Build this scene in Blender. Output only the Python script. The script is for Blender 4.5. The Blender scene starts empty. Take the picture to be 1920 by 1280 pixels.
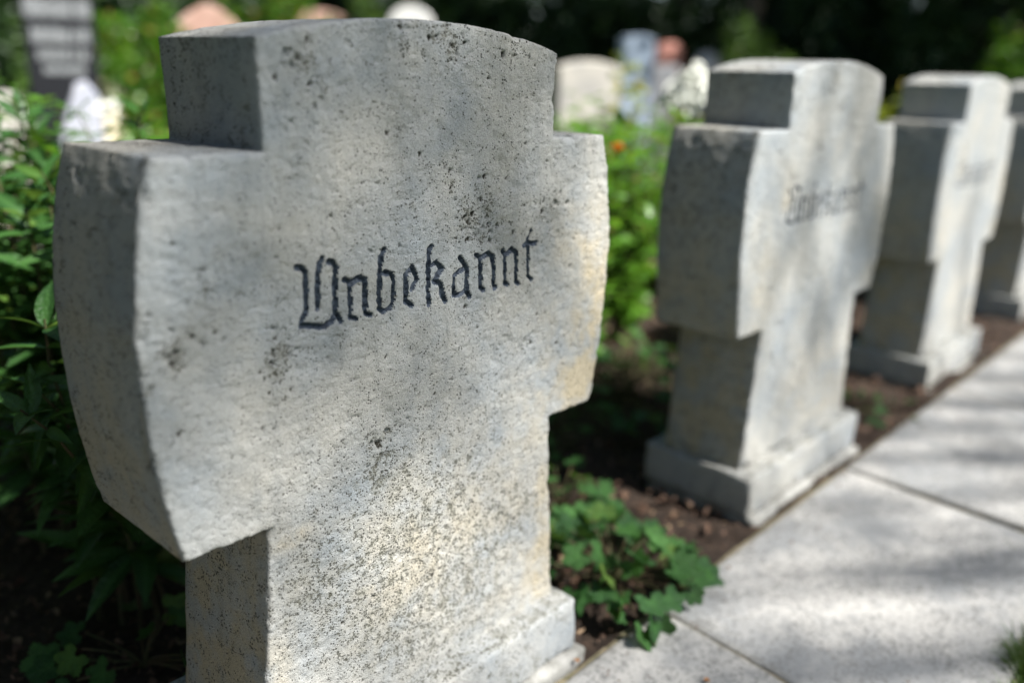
import bpy, math, random
import numpy as np
from mathutils import Vector, Matrix

scene = bpy.context.scene
COL = scene.collection
R = math.radians
rng = np.random.default_rng(11)

# ------------------------------------------------------------------ camera, sky, sun, exposure
CAM = np.array([-0.7121307572909747, -0.7788432367418856, 0.9224940980715315])
RT = np.array([0.6753730157724019, -0.7369160857468704, 0.028739730931272578])
UP = np.array([0.19911915928032534, 0.21973572950577092, 0.9550223921909179])
FW = np.array([0.7100865087959265, 0.639273722083176, -0.29513769376332627])
FPX = 1630.885
cam_data = bpy.data.cameras.new('camera')
cam_data.sensor_width = 36.0
cam_data.lens = 30.579
cam_data.clip_start = 0.02
cam_data.clip_end = 500.0
cam_data.dof.use_dof = True
cam_data.dof.focus_distance = 1.085
cam_data.dof.aperture_fstop = 1.28
cam_data.dof.aperture_blades = 0
cam = bpy.data.objects.new('camera', cam_data)
COL.objects.link(cam)
m = Matrix(((RT[0], UP[0], -FW[0], CAM[0]), (RT[1], UP[1], -FW[1], CAM[1]), (RT[2], UP[2], -FW[2], CAM[2]), (0, 0, 0, 1)))
cam.matrix_world = m
scene.camera = cam

SUN_EL = R(50)
SUN_H = np.array([0.31, -1.0]); SUN_H /= np.linalg.norm(SUN_H)
SUN = np.array([SUN_H[0] * math.cos(SUN_EL), SUN_H[1] * math.cos(SUN_EL), math.sin(SUN_EL)])
world = bpy.data.worlds.new("World")
scene.world = world
world.use_nodes = True
wn = world.node_tree
for n in list(wn.nodes):
    wn.nodes.remove(n)
sky = wn.nodes.new('ShaderNodeTexSky')
sky.sky_type = 'NISHITA'
sky.sun_disc = False
sky.sun_elevation = SUN_EL
sky.sun_rotation = math.atan2(SUN[0], SUN[1])
bgn = wn.nodes.new('ShaderNodeBackground')
bgn.inputs['Strength'].default_value = 0.05
wo = wn.nodes.new('ShaderNodeOutputWorld')
wn.links.new(sky.outputs[0], bgn.inputs[0])
wn.links.new(bgn.outputs[0], wo.inputs[0])
sl = bpy.data.lights.new('sun', 'SUN')
sl.energy = 5.0
sl.angle = R(0.53)
sl.color = (1.0, 0.965, 0.91)
sun = bpy.data.objects.new('sun', sl)
COL.objects.link(sun)
sun.rotation_euler = Vector(SUN).to_track_quat('Z', 'Y').to_euler()
scene.view_settings.view_transform = 'Standard'
scene.view_settings.look = 'None'
scene.view_settings.gamma = 1.0
scene.view_settings.use_curve_mapping = False
scene.view_settings.exposure = 1.30
scene.render.engine = 'CYCLES'
scene.cycles.max_bounces = 6
scene.cycles.diffuse_bounces = 2
scene.cycles.glossy_bounces = 2
scene.cycles.transmission_bounces = 3
scene.cycles.transparent_max_bounces = 4
scene.cycles.use_denoising = True


def ray_at(x, y, dep):
    """a point of the place seen at a photo pixel, dep metres ahead of the lens"""
    return CAM + (FW + RT * ((x - 960) / FPX) - UP * ((y - 640) / FPX)) * dep


def pix(p):
    q = np.asarray(p) - CAM
    z = q @ FW
    return 960 + FPX * (q @ RT) / z, 640 - FPX * (q @ UP) / z, z


# ------------------------------------------------------------------ helpers
def tag(o, label=None, cat=None, group=None, kind=None):
    if label: o['label'] = label
    if cat: o['category'] = cat
    if group: o['group'] = group
    if kind: o['kind'] = kind
    return o


def empty(name, loc, rz=0.0):
    o = bpy.data.objects.new(name, None)
    o.empty_display_size = 0.1
    o.location = loc
    o.rotation_euler = (0, 0, rz)
    COL.objects.link(o)
    return o


def mesh_np(name, verts, faces, smooth=True, attrs=None):
    """faces: list of arrays (n,k) or one array, or list of index lists"""
    me = bpy.data.meshes.new(name)
    verts = np.asarray(verts, dtype=np.float32)
    if isinstance(faces, np.ndarray):
        faces = [faces]
    loops, starts, totals, off = [], [], [], 0
    for f in faces:
        f = np.asarray(f, dtype=np.int32)
        if f.ndim == 1:
            f = f[None, :]
        if len(f) == 0:
            continue
        n, k = f.shape
        loops.append(f.ravel())
        starts.append(off + np.arange(n) * k)
        totals.append(np.full(n, k))
        off += n * k
    loops = np.concatenate(loops); starts = np.concatenate(starts); totals = np.concatenate(totals)
    me.vertices.add(len(verts)); me.vertices.foreach_set('co', verts.ravel())
    me.loops.add(len(loops)); me.loops.foreach_set('vertex_index', loops)
    me.polygons.add(len(starts))
    me.polygons.foreach_set('loop_start', starts.astype(np.int32))
    me.polygons.foreach_set('loop_total', totals.astype(np.int32))
    me.polygons.foreach_set('use_smooth', np.full(len(starts), smooth))
    if attrs:
        for k, v in attrs.items():
            a = me.attributes.new(k, 'FLOAT', 'POINT')
            a.data.foreach_set('value', np.asarray(v, dtype=np.float32))
    me.update(calc_edges=True)
    me.validate()
    return me


def obj(name, me, mat=None, parent=None, loc=None):
    o = bpy.data.objects.new(name, me)
    if mat and not me.materials:
        me.materials.append(mat)
    if parent: o.parent = parent
    if loc is not None: o.location = loc
    COL.objects.link(o)
    return o


def hash3(ix, iy, iz, seed):
    h = (ix * 374761393 + iy * 668265263 + iz * 2147483647 + seed * 1274126177) & 0xffffffff
    h = ((h ^ (h >> 13)) * 1274126177) & 0xffffffff
    h = h ^ (h >> 16)
    return (h & 0xffff) / 65535.0


def noise3(p, scale, seed=0):
    q = np.asarray(p, dtype=np.float64) * scale
    i = np.floor(q).astype(np.int64)
    f = q - i
    f = f * f * (3 - 2 * f)
    r = 0
    for dx in (0, 1):
        wx = f[:, 0] if dx else 1 - f[:, 0]
        for dy in (0, 1):
            wy = f[:, 1] if dy else 1 - f[:, 1]
            for dz in (0, 1):
                wz = f[:, 2] if dz else 1 - f[:, 2]
                r = r + wx * wy * wz * hash3(i[:, 0] + dx, i[:, 1] + dy, i[:, 2] + dz, seed)
    return r * 2 - 1


# ------------------------------------------------------------------ materials
class NT:
    def __init__(self, name):
        self.m = bpy.data.materials.new(name)
        self.m.use_nodes = True
        self.t = self.m.node_tree
        for n in list(self.t.nodes):
            self.t.nodes.remove(n)
        self.out = self.t.nodes.new('ShaderNodeOutputMaterial')

    def n(self, typ, **kw):
        nd = self.t.nodes.new(typ)
        for k, v in kw.items():
            if k.startswith('i_'):
                key = k[2:].replace('_', ' ')
                nd.inputs[key].default_value = v
            else:
                setattr(nd, k, v)
        return nd

    def l(self, a, b):
        self.t.links.new(a, b)

    def coord(self):
        if not hasattr(self, '_c'):
            self._c = self.n('ShaderNodeTexCoord')
        return self._c.outputs['Object']

    def noise(self, scale, detail=3.0, rough=0.55, vec=None, dist=0.0):
        nd = self.n('ShaderNodeTexNoise')
        nd.inputs['Scale'].default_value = scale
        nd.inputs['Detail'].default_value = detail
        nd.inputs['Roughness'].default_value = rough
        nd.inputs['Distortion'].default_value = dist
        self.l(vec if vec is not None else self.coord(), nd.inputs['Vector'])
        return nd.outputs['Fac']

    def ramp(self, fac, lo, hi, a=0.0, b=1.0):
        nd = self.n('ShaderNodeMapRange')
        nd.interpolation_type = 'SMOOTHSTEP'
        nd.inputs['From Min'].default_value = lo
        nd.inputs['From Max'].default_value = hi
        nd.inputs['To Min'].default_value = a
        nd.inputs['To Max'].default_value = b
        self.l(fac, nd.inputs['Value'])
        return nd.outputs['Result']

    def math(self, op, a, b=None, clamp=False):
        nd = self.n('ShaderNodeMath', operation=op, use_clamp=clamp)
        for i, v in enumerate((a, b)):
            if v is None: continue
            if isinstance(v, (int, float)):
                nd.inputs[i].default_value = v
            else:
                self.l(v, nd.inputs[i])
        return nd.outputs[0]

    def mix(self, fac, a, b):
        nd = self.n('ShaderNodeMix', data_type='RGBA')
        for s, v in ((nd.inputs[0], fac), (nd.inputs[6], a), (nd.inputs[7], b)):
            if isinstance(v, (int, float)):
                s.default_value = v
            elif isinstance(v, tuple):
                s.default_value = (*v, 1.0)
            else:
                self.l(v, s)
        return nd.outputs[2]

    def attr(self, name):
        nd = self.n('ShaderNodeAttribute', attribute_name=name)
        return nd.outputs['Fac']

    def bump(self, h, dist, strength=1.0, normal=None):
        nd = self.n('ShaderNodeBump')
        nd.inputs['Strength'].default_value = strength
        nd.inputs['Distance'].default_value = dist
        self.l(h, nd.inputs['Height'])
        if normal is not None: self.l(normal, nd.inputs['Normal'])
        return nd.outputs[0]

    def principled(self, color, rough=0.8, normal=None, spec=0.3):
        p = self.n('ShaderNodeBsdfPrincipled')
        if isinstance(color, tuple): p.inputs['Base Color'].default_value = (*color, 1)
        else: self.l(color, p.inputs['Base Color'])
        if isinstance(rough, (int, float)): p.inputs['Roughness'].default_value = rough
        else: self.l(rough, p.inputs['Roughness'])
        p.inputs['Specular IOR Level'].default_value = spec
        if normal is not None: self.l(normal, p.inputs['Normal'])
        return p

    def done(self, shader):
        self.l(shader.outputs[0], self.out.inputs['Surface'])
        return self.m


def stone_material():
    t = NT('weathered_limestone')
    big = t.ramp(t.noise(5.0, 4, 0.6), 0.35, 0.66)
    mid = t.ramp(t.noise(26.0, 4, 0.65), 0.3, 0.72)
    c = t.mix(big, (0.475, 0.465, 0.425), (0.320, 0.357, 0.385))
    c = t.mix(t.math('MULTIPLY', mid, 0.5), c, (0.42, 0.425, 0.415))
    # vertical weather streaks
    mp = t.n('ShaderNodeMapping')
    mp.inputs['Scale'].default_value = (1.0, 1.0, 0.16)
    t.l(t.coord(), mp.inputs['Vector'])
    streak = t.ramp(t.noise(24.0, 3, 0.6, vec=mp.outputs[0]), 0.5, 0.74)
    c = t.mix(t.math('MULTIPLY', streak, 0.42), c, (0.24, 0.26, 0.265))
    # ochre bloom; on the side faces also painted bounce light
    oc = t.math('MULTIPLY', t.attr('ochre'), t.ramp(t.noise(18.0, 4, 0.6), 0.34, 0.66), clamp=True)
    c = t.mix(t.math('MULTIPLY', oc, 0.75), c, (0.53, 0.44, 0.28))
    fine = t.noise(520.0, 2, 0.6)
    c = t.mix(t.ramp(fine, 0.36, 0.72, 0.0, 0.40), c, (0.20, 0.20, 0.19))
    # dark specks of lichen and dirt in the pores, plus shade painted on the sides
    d = t.math('MINIMUM', t.attr('dirt_and_shade'), 1.0)
    n1 = t.noise(265.0, 2.0, 0.5)
    n2 = t.noise(62.0, 4.0, 0.65)
    n3 = t.noise(118.0, 3.0, 0.6)
    th = t.math('ADD', t.math('ADD', n1, t.math('MULTIPLY', t.math('SUBTRACT', n2, 0.5), 0.55)), t.math('MULTIPLY', d, 0.15))
    vo = t.n('ShaderNodeTexVoronoi', feature='F1')
    vo.inputs['Scale'].default_value = 330.0
    t.l(t.coord(), vo.inputs['Vector'])
    sp_ = t.n('ShaderNodeSeparateColor')
    t.l(vo.outputs['Color'], sp_.inputs[0])
    rnd = sp_.outputs[0]
    # each grain has its own size; dirtier stone has more and larger dark grains
    size = t.math('ADD', t.math('MULTIPLY', rnd, 0.62), t.math('MULTIPLY', t.math('SUBTRACT', n2, 0.5), 1.5))
    size = t.math('ADD', size, t.math('SUBTRACT', t.math('MULTIPLY', d, 0.34), 0.46))
    speck = t.ramp(t.math('SUBTRACT', size, vo.outputs['Distance']), -0.20, 0.0)
    c = t.mix(t.math('MULTIPLY', speck, 0.85), c, (0.06, 0.06, 0.052))
    th2 = t.math('ADD', t.math('ADD', n3, t.math('MULTIPLY', t.math('SUBTRACT', n2, 0.5), 0.5)), t.math('MULTIPLY', d, 0.13))
    blot = t.ramp(th2, 0.765, 0.83)
    c = t.mix(t.math('MULTIPLY', blot, 0.8), c, (0.075, 0.072, 0.058))
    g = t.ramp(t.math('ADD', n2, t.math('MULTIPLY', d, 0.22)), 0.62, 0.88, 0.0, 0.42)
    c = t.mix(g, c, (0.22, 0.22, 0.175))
    # pit interiors
    c = t.mix(t.ramp(t.attr('pit'), 0.25, 0.8), c, (0.05, 0.047, 0.038))
    h = t.math('ADD', t.math('MULTIPLY', t.noise(430.0, 4, 0.7), 1.0), t.math('MULTIPLY', t.noise(150.0, 5, 0.72), 0.9))
    h = t.math('SUBTRACT', h, t.math('MULTIPLY', speck, 0.45))
    h = t.math('SUBTRACT', h, t.math('MULTIPLY', blot, 0.6))
    nb = t.bump(h, 0.0034, 1.0)
    return t.done(t.principled(c, 0.88, nb, 0.2))


def simple(name, col, col2=None, scale=20, rough=0.8, bump=0.0, spec=0.25, bscale=None):
    t = NT(name)
    if col2 is not None:
        c = t.mix(t.ramp(t.noise(scale, 4, 0.62), 0.32, 0.68), col, col2)
    else:
        c = col
    nb = t.bump(t.noise(bscale or scale * 3, 3, 0.6), bump) if bump else None
    return t.done(t.principled(c, rough, nb, spec))


def leaf_material(name, a, b, tip, rough=0.42, trans=0.32, tcol=(0.16, 0.27, 0.03)):
    """green of each leaf varies with its own tint; thin enough to let some sun through"""
    t = NT(name)
    oi = t.n('ShaderNodeObjectInfo')
    f = t.math('FRACT', t.math('ADD', oi.outputs['Random'], t.attr('tint')))
    c = t.mix(f, a, b)
    c = t.mix(t.ramp(f, 0.90, 0.97), c, tip)
    c = t.mix(t.ramp(t.noise(5.0, 3), 0.45, 0.75, 0, 0.55), c, tuple(x * 0.6 for x in a))
    vein = t.attr('vein')
    c = t.mix(t.math('MULTIPLY', vein, 0.35), c, tuple(min(1, x * 1.7 + 0.02) for x in b))
    p = t.principled(c, rough, t.bump(t.noise(13.0, 3), 0.006), 0.4)
    tr = t.n('ShaderNodeBsdfTranslucent')
    t.l(t.mix(0.5, c, tcol), tr.inputs['Color'])
    mx = t.n('ShaderNodeMixShader')
    mx.inputs[0].default_value = trans
    t.l(p.outputs[0], mx.inputs[1]); t.l(tr.outputs[0], mx.inputs[2])
    return t.done(mx)


def slab_material():
    t = NT('pale_concrete')
    oi = t.n('ShaderNodeObjectInfo')
    off = t.n('ShaderNodeVectorMath', operation='ADD')
    sc = t.n('ShaderNodeVectorMath', operation='SCALE')
    cx = t.n('ShaderNodeCombineXYZ')
    for i in range(3): t.l(oi.outputs['Random'], cx.inputs[i])
    t.l(cx.outputs[0], sc.inputs[0]); sc.inputs['Scale'].default_value = 37.0
    t.l(t.coord(), off.inputs[0]); t.l(sc.outputs[0], off.inputs[1])
    v = off.outputs[0]
    c = t.mix(t.ramp(t.noise(5.5, 5, 0.65, vec=v), 0.34, 0.66), (0.345, 0.34, 0.325), (0.205, 0.213, 0.218))
    c = t.mix(t.ramp(t.noise(38, 4, 0.65, vec=v), 0.50, 0.72, 0, 0.6), c, (0.14, 0.145, 0.148))
    sp = t.math('ADD', t.noise(150, 3, 0.6, vec=v), t.math('MULTIPLY', t.noise(12, 3, 0.6, vec=v), 0.35))
    c = t.mix(t.ramp(sp, 0.69, 0.79, 0, 0.8), c, (0.13, 0.13, 0.125))
    c = t.mix(t.ramp(t.noise(22, 3, 0.7, vec=v), 0.67, 0.74, 0, 0.8), c, (0.10, 0.10, 0.09))
    c = t.mix(t.math('MULTIPLY', t.attr('edge'), 0.6), c, (0.20, 0.19, 0.16))
    h = t.math('ADD', t.noise(260, 3, 0.6, vec=v), t.math('MULTIPLY', t.noise(70, 3, 0.6, vec=v), 0.8))
    return t.done(t.principled(c, 0.85, t.bump(h, 0.002), 0.25))


M = {}
M['stone'] = stone_material()
M['paint'] = simple('faded_dark_letter_paint', (0.010, 0.016, 0.028), (0.075, 0.095, 0.125), 210, 0.6, 0.0006)
M['foot'] = simple('foundation_concrete', (0.30, 0.30, 0.285), (0.17, 0.17, 0.155), 30, 0.9, 0.002, bscale=150)
M['slab'] = slab_material()
M['soil'] = simple('dark_bed_soil', (0.017, 0.012, 0.009), (0.042, 0.028, 0.020), 55, 0.95, 0.006, bscale=110)
M['chips'] = leaf_material('brown_leaf_litter', (0.045, 0.024, 0.015), (0.11, 0.062, 0.038), (0.24, 0.17, 0.10), 0.8, 0.05, (0.2, 0.1, 0.03))
M['lawn'] = simple('lawn_ground', (0.035, 0.06, 0.016), (0.07, 0.085, 0.03), 1.3, 0.95, 0.01, bscale=90)
M['blade'] = leaf_material('grass_blades', (0.03, 0.07, 0.014), (0.06, 0.105, 0.02), (0.16, 0.14, 0.05), 0.5, 0.3)
M['leaf_lance'] = leaf_material('lance_leaf_green', (0.024, 0.078, 0.020), (0.046, 0.125, 0.024), (0.09, 0.16, 0.025), 0.38, 0.34)
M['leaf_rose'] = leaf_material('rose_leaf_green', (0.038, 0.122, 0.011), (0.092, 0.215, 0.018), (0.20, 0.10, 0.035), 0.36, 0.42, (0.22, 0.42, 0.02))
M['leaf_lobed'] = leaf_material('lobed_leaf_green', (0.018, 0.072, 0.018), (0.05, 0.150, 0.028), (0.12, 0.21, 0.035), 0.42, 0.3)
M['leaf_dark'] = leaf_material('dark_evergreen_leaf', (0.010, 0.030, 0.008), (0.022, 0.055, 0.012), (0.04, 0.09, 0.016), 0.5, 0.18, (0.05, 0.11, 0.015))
M['leaf_tree'] = leaf_material('broadleaf_green', (0.035, 0.085, 0.014), (0.075, 0.14, 0.022), (0.12, 0.18, 0.03), 0.5, 0.35, (0.18, 0.30, 0.03))
M['leaf_yellow'] = leaf_material('yellow_green_leaf', (0.14, 0.21, 0.03), (0.26, 0.30, 0.035), (0.42, 0.33, 0.04), 0.5, 0.35, (0.3, 0.34, 0.03))
M['bark'] = simple('grey_brown_bark', (0.07, 0.055, 0.042), (0.13, 0.11, 0.09), 12, 0.95, 0.02, bscale=40)
M['stem'] = simple('green_brown_stem', (0.05, 0.07, 0.025), (0.09, 0.06, 0.035), 30, 0.7)
M['black_granite'] = simple('black_granite', (0.012, 0.013, 0.016), (0.02, 0.021, 0.025), 120, 0.5, 0, 0.2)
M['silver_letter'] = simple('pale_grey_lettering', (0.30, 0.315, 0.325), (0.22, 0.235, 0.25), 40, 0.6)
M['pink_stone'] = simple('pink_sandstone', (0.42, 0.25, 0.20), (0.50, 0.33, 0.27), 9, 0.85, 0.006, bscale=60)
M['red_stone'] = simple('red_granite', (0.40, 0.17, 0.13), (0.50, 0.25, 0.20), 14, 0.6, 0.002, bscale=60)
M['white_stone'] = simple('white_marble', (0.74, 0.73, 0.70), (0.60, 0.60, 0.59), 6, 0.6, 0.003, bscale=50)
M['dull_stone'] = simple('weathered_white_stone', (0.56, 0.53, 0.46), (0.36, 0.35, 0.33), 4, 0.8, 0.004, bscale=50)
M['cream_stone'] = simple('cream_limestone', (0.72, 0.64, 0.46), (0.60, 0.53, 0.38), 8, 0.8, 0.004, bscale=50)
M['blue_stone'] = simple('blue_grey_granite', (0.33, 0.41, 0.52), (0.42, 0.49, 0.58), 20, 0.5, 0.002, bscale=60)
M['grey_stone'] = simple('grey_granite', (0.34, 0.34, 0.36), (0.45, 0.45, 0.46), 20, 0.6, 0.002, bscale=60)
M['lav_stone'] = simple('pale_lilac_grey_marble', (0.34, 0.36, 0.43), (0.46, 0.47, 0.53), 8, 0.5, 0.003, bscale=50)
M['petal_orange'] = simple('orange_petal', (0.75, 0.26, 0.02), (0.80, 0.40, 0.05), 60, 0.6)
M['petal_red'] = simple('red_petal', (0.42, 0.03, 0.03), (0.55, 0.07, 0.05), 60, 0.6)
M['petal_white'] = simple('white_petal', (0.80, 0.80, 0.74), (0.72, 0.74, 0.66), 60, 0.6)
M['petal_yellow'] = simple('yellow_petal', (0.70, 0.55, 0.05), (0.62, 0.42, 0.03), 60, 0.6)
M['dry_leaf'] = simple('dry_orange_leaf', (0.34, 0.15, 0.035), (0.20, 0.085, 0.03), 70, 0.7)

# ------------------------------------------------------------------ ground, bed and path
def sheet(name, x0, x1, y0, y1, nx, ny, z, amp, mat, scale=9.0, seed=3, kind='structure', warp=None):
    xs = np.linspace(x0, x1, nx); ys = np.linspace(y0, y1, ny)
    X, Y = np.meshgrid(xs, ys)
    P = np.stack([X.ravel(), Y.ravel(), np.zeros(X.size)], 1)
    P[:, 2] = z + (amp * (noise3(P, scale, seed) + 0.5 * noise3(P, scale * 3.1, seed + 1)) if amp else 0)
    if warp: warp(P)
    I = np.arange(nx * ny).reshape(ny, nx)
    F = np.stack([I[:-1, :-1].ravel(), I[:-1, 1:].ravel(), I[1:, 1:].ravel(), I[1:, :-1].ravel()], 1)
    o = obj(name, mesh_np(name, P, F), mat)
    return tag(o, kind=kind)


sheet('ground', -150, 150, -150, 150, 60, 60, -0.05, 0.0, M['lawn'])
def hollow(P):
    ins = (P[:, 0] > -0.72) & (P[:, 0] < 2.68) & (P[:, 1] < 1.28)
    P[ins, 2] -= 0.05


def clods(P):
    P[:, 2] += 0.006 * np.clip(noise3(P, 45, 17), -0.2, 1) + 0.005 * np.clip(noise3(P, 95, 18), 0, 1) - 0.004


sheet('planting_bed', -2.5, 9.0, -0.066, 3.2, 460, 132, -0.016, 0.011, M['soil'], 11.0, warp=hollow)
sheet('bed_soil', -0.75, 2.72, -0.064, 1.33, 430, 180, -0.013, 0.009, M['soil'], 11.0, warp=clods)
sheet('lawn_verge', -3.0, 8.0, -4.0, -0.602, 140, 60, -0.022, 0.006, M['lawn'], 7.0, 8)

path = tag(empty('path', (0, 0, 0)), kind='structure')


def slab_mesh(x0, x1, y0, y1, skew, seed):
    nx, ny = 60, 40
    e = 0.005
    s = np.concatenate([[0, e * 0.35, e], np.linspace(0.02, x1 - x0 - 0.02, nx), [x1 - x0 - e, x1 - x0 - e * 0.35, x1 - x0]])
    t = np.concatenate([[0, e * 0.35, e], np.linspace(0.02, y1 - y0 - 0.02, ny), [y1 - y0 - e, y1 - y0 - e * 0.35, y1 - y0]])
    S, T = np.meshgrid(s, t)
    d = np.minimum(np.minimum(S, x1 - x0 - S), np.minimum(T, y1 - y0 - T)).ravel()
    P = np.stack([(x0 + S + skew * (T - (y1 - y0))).ravel(), (y0 + T).ravel(), np.zeros(S.size)], 1)
    r = e * (1 + 0.8 * np.clip(noise3(P, 40, seed), 0, 1))
    z = -(r - np.sqrt(np.clip(r * r - np.clip(r - d, 0, r) ** 2, 0, None)))
    P[:, 2] = z + 0.0012 * noise3(P, 9, seed) + 0.0005 * noise3(P, 60, seed + 2)
    edge = np.clip(1 - d / 0.012, 0, 1) * (0.6 + 0.4 * noise3(P, 50, seed + 5))
    n0 = len(P)
    rows, cols = len(t), len(s)
    I = np.arange(n0).reshape(rows, cols)
    F = np.stack([I[:-1, :-1].ravel(), I[:-1, 1:].ravel(), I[1:, 1:].ravel(), I[1:, :-1].ravel()], 1)
    loop = np.concatenate([I[0, :], I[1:, -1], I[-1, -2::-1], I[-2:0:-1, 0]])
    low = P[loop].copy(); low[:, 2] = -0.045
    P2 = np.concatenate([P, low]); k = len(loop)
    j = np.arange(k); jn = (j + 1) % k
    Fs = np.stack([loop[j], n0 + j, n0 + jn, loop[jn]], 1)
    return mesh_np('slab', P2, [F, Fs], attrs={'edge': np.concatenate([edge, np.ones(k)])})


joints = [-1.98, -1.15, -0.325, 0.500, 1.345, 2.165, 2.99, 3.81, 4.63, 5.45]
for i in range(len(joints) - 1):
    x0, x1 = joints[i] + 0.0028, joints[i + 1] - 0.0028
    g = 0.004 * math.sin(i * 2.3)
    zt = 0.003 * math.sin(i * 1.7 + 0.4)
    obj('slab', slab_mesh(x0, x1, -0.596 + g, -0.070 + g * 0.6, 0.09 if i in (2, 3) else 0.06, 40 + i), M['slab'], path, (0, 0, zt))
# sand and dirt in the joints
sheet('joint_sand', -2.2, 5.6, -0.600, -0.060, 300, 40, -0.0085, 0.0025, simple('joint_sand', (0.20, 0.17, 0.115), (0.09, 0.085, 0.05), 60, 0.95, 0.003), 20)

# ------------------------------------------------------------------ gravestones
STROKES = [
 [[(-0.1932,0.7183),(-0.1878,0.7171),(-0.1821,0.7111),(-0.1824,0.6910),(-0.1827,0.6679),(-0.1876,0.6617),(-0.1911,0.6525),(-0.1773,0.6494),(-0.1649,0.6456),(-0.1585,0.6457),(-0.1497,0.6500),(-0.1451,0.6566)],[(-0.1603,0.7229),(-0.1639,0.7173),(-0.1664,0.7079),(-0.1672,0.6841),(-0.1676,0.6679)],[(-0.1529,0.7180),(-0.1476,0.7177),(-0.1425,0.7116),(-0.1435,0.6847),(-0.1445,0.6592),(-0.1378,0.6473)]],
 [[(-0.1312,0.6946),(-0.1247,0.6909),(-0.1228,0.6814),(-0.1238,0.6498),(-0.1155,0.6464)],[(-0.1221,0.6877),(-0.1164,0.6905),(-0.1101,0.6937),(-0.1023,0.6897),(-0.1020,0.6780),(-0.1021,0.6506),(-0.0935,0.6461)]],
 [[(-0.0725,0.7220),(-0.0773,0.7146),(-0.0800,0.6981),(-0.0811,0.6746),(-0.0813,0.6526),(-0.0733,0.6468),(-0.0635,0.6499),(-0.0597,0.6585),(-0.0595,0.6846),(-0.0616,0.6907),(-0.0730,0.6943)]],
 [[(-0.0304,0.6948),(-0.0405,0.6871),(-0.0407,0.6616),(-0.0402,0.6536),(-0.0307,0.6470)],[(-0.0304,0.6948),(-0.0266,0.6879),(-0.0235,0.6786),(-0.0305,0.6679)]],
 [[(0.0001,0.7162),(-0.0027,0.7112),(-0.0038,0.6856),(-0.0040,0.6555),(-0.0020,0.6430)],[(0.0039,0.6935),(0.0098,0.6952),(0.0186,0.6864),(0.0146,0.6819),(0.0053,0.6722),(0.0147,0.6682),(0.0188,0.6620),(0.0202,0.6515),(0.0251,0.6429)]],
 [[(0.0488,0.6955),(0.0573,0.6871),(0.0625,0.6802),(0.0620,0.6498),(0.0676,0.6415)],[(0.0589,0.6807),(0.0462,0.6773),(0.0393,0.6732),(0.0393,0.6494),(0.0467,0.6471),(0.0580,0.6505)]],
 [[(0.0787,0.6956),(0.0861,0.6915),(0.0878,0.6723),(0.0872,0.6511),(0.0933,0.6469)],[(0.0884,0.6902),(0.1009,0.6949),(0.1116,0.6892),(0.1126,0.6687),(0.1130,0.6470),(0.1176,0.6462)]],
 [[(0.1299,0.6943),(0.1348,0.6883),(0.1349,0.6655),(0.1355,0.6500),(0.1404,0.6465)],[(0.1371,0.6891),(0.1487,0.6941),(0.1569,0.6887),(0.1579,0.6677),(0.1571,0.6489),(0.1630,0.6446)]],
 [[(0.1863,0.7143),(0.1821,0.7054),(0.1820,0.6921),(0.1829,0.6585),(0.1832,0.6528),(0.1903,0.6455)],[(0.1719,0.6967),(0.1825,0.6976),(0.1975,0.6975)]],
]
ZP, ZB, ZA, ZH, ZT = 0.106, 0.4244, 0.8391, 0.9487, 0.9765
DEPTH = 0.1995


def wc(z):
    return np.interp(z, [0.05, ZP, ZB, ZA, 1.0], [0.272, 0.269, 0.2421, 0.2255, 0.2295])


_wa = np.polyfit([0.4244, 0.52, 0.60, 0.68, 0.75, 0.80, 0.8391], [0.3440, 0.3625, 0.3695, 0.3705, 0.3630, 0.3535, 0.3415], 4)


def wa(z):
    return np.polyval(_wa, z)


def zhead(u):
    return ZH + (ZT - ZH) * (1 - np.clip(np.abs(u) / 0.2285, 0, 1) ** 2.2)


def seg_dist(P, a, b):
    a = np.array(a); b = np.array(b)
    ab = b - a
    t = np.clip(((P - a) @ ab) / (ab @ ab), 0, 1)
    return np.linalg.norm(P - a - t[:, None] * ab, axis=1)


def steps(a, b, h):
    return np.linspace(a, b, max(2, int(round((b - a) / h)) + 1))


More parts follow.
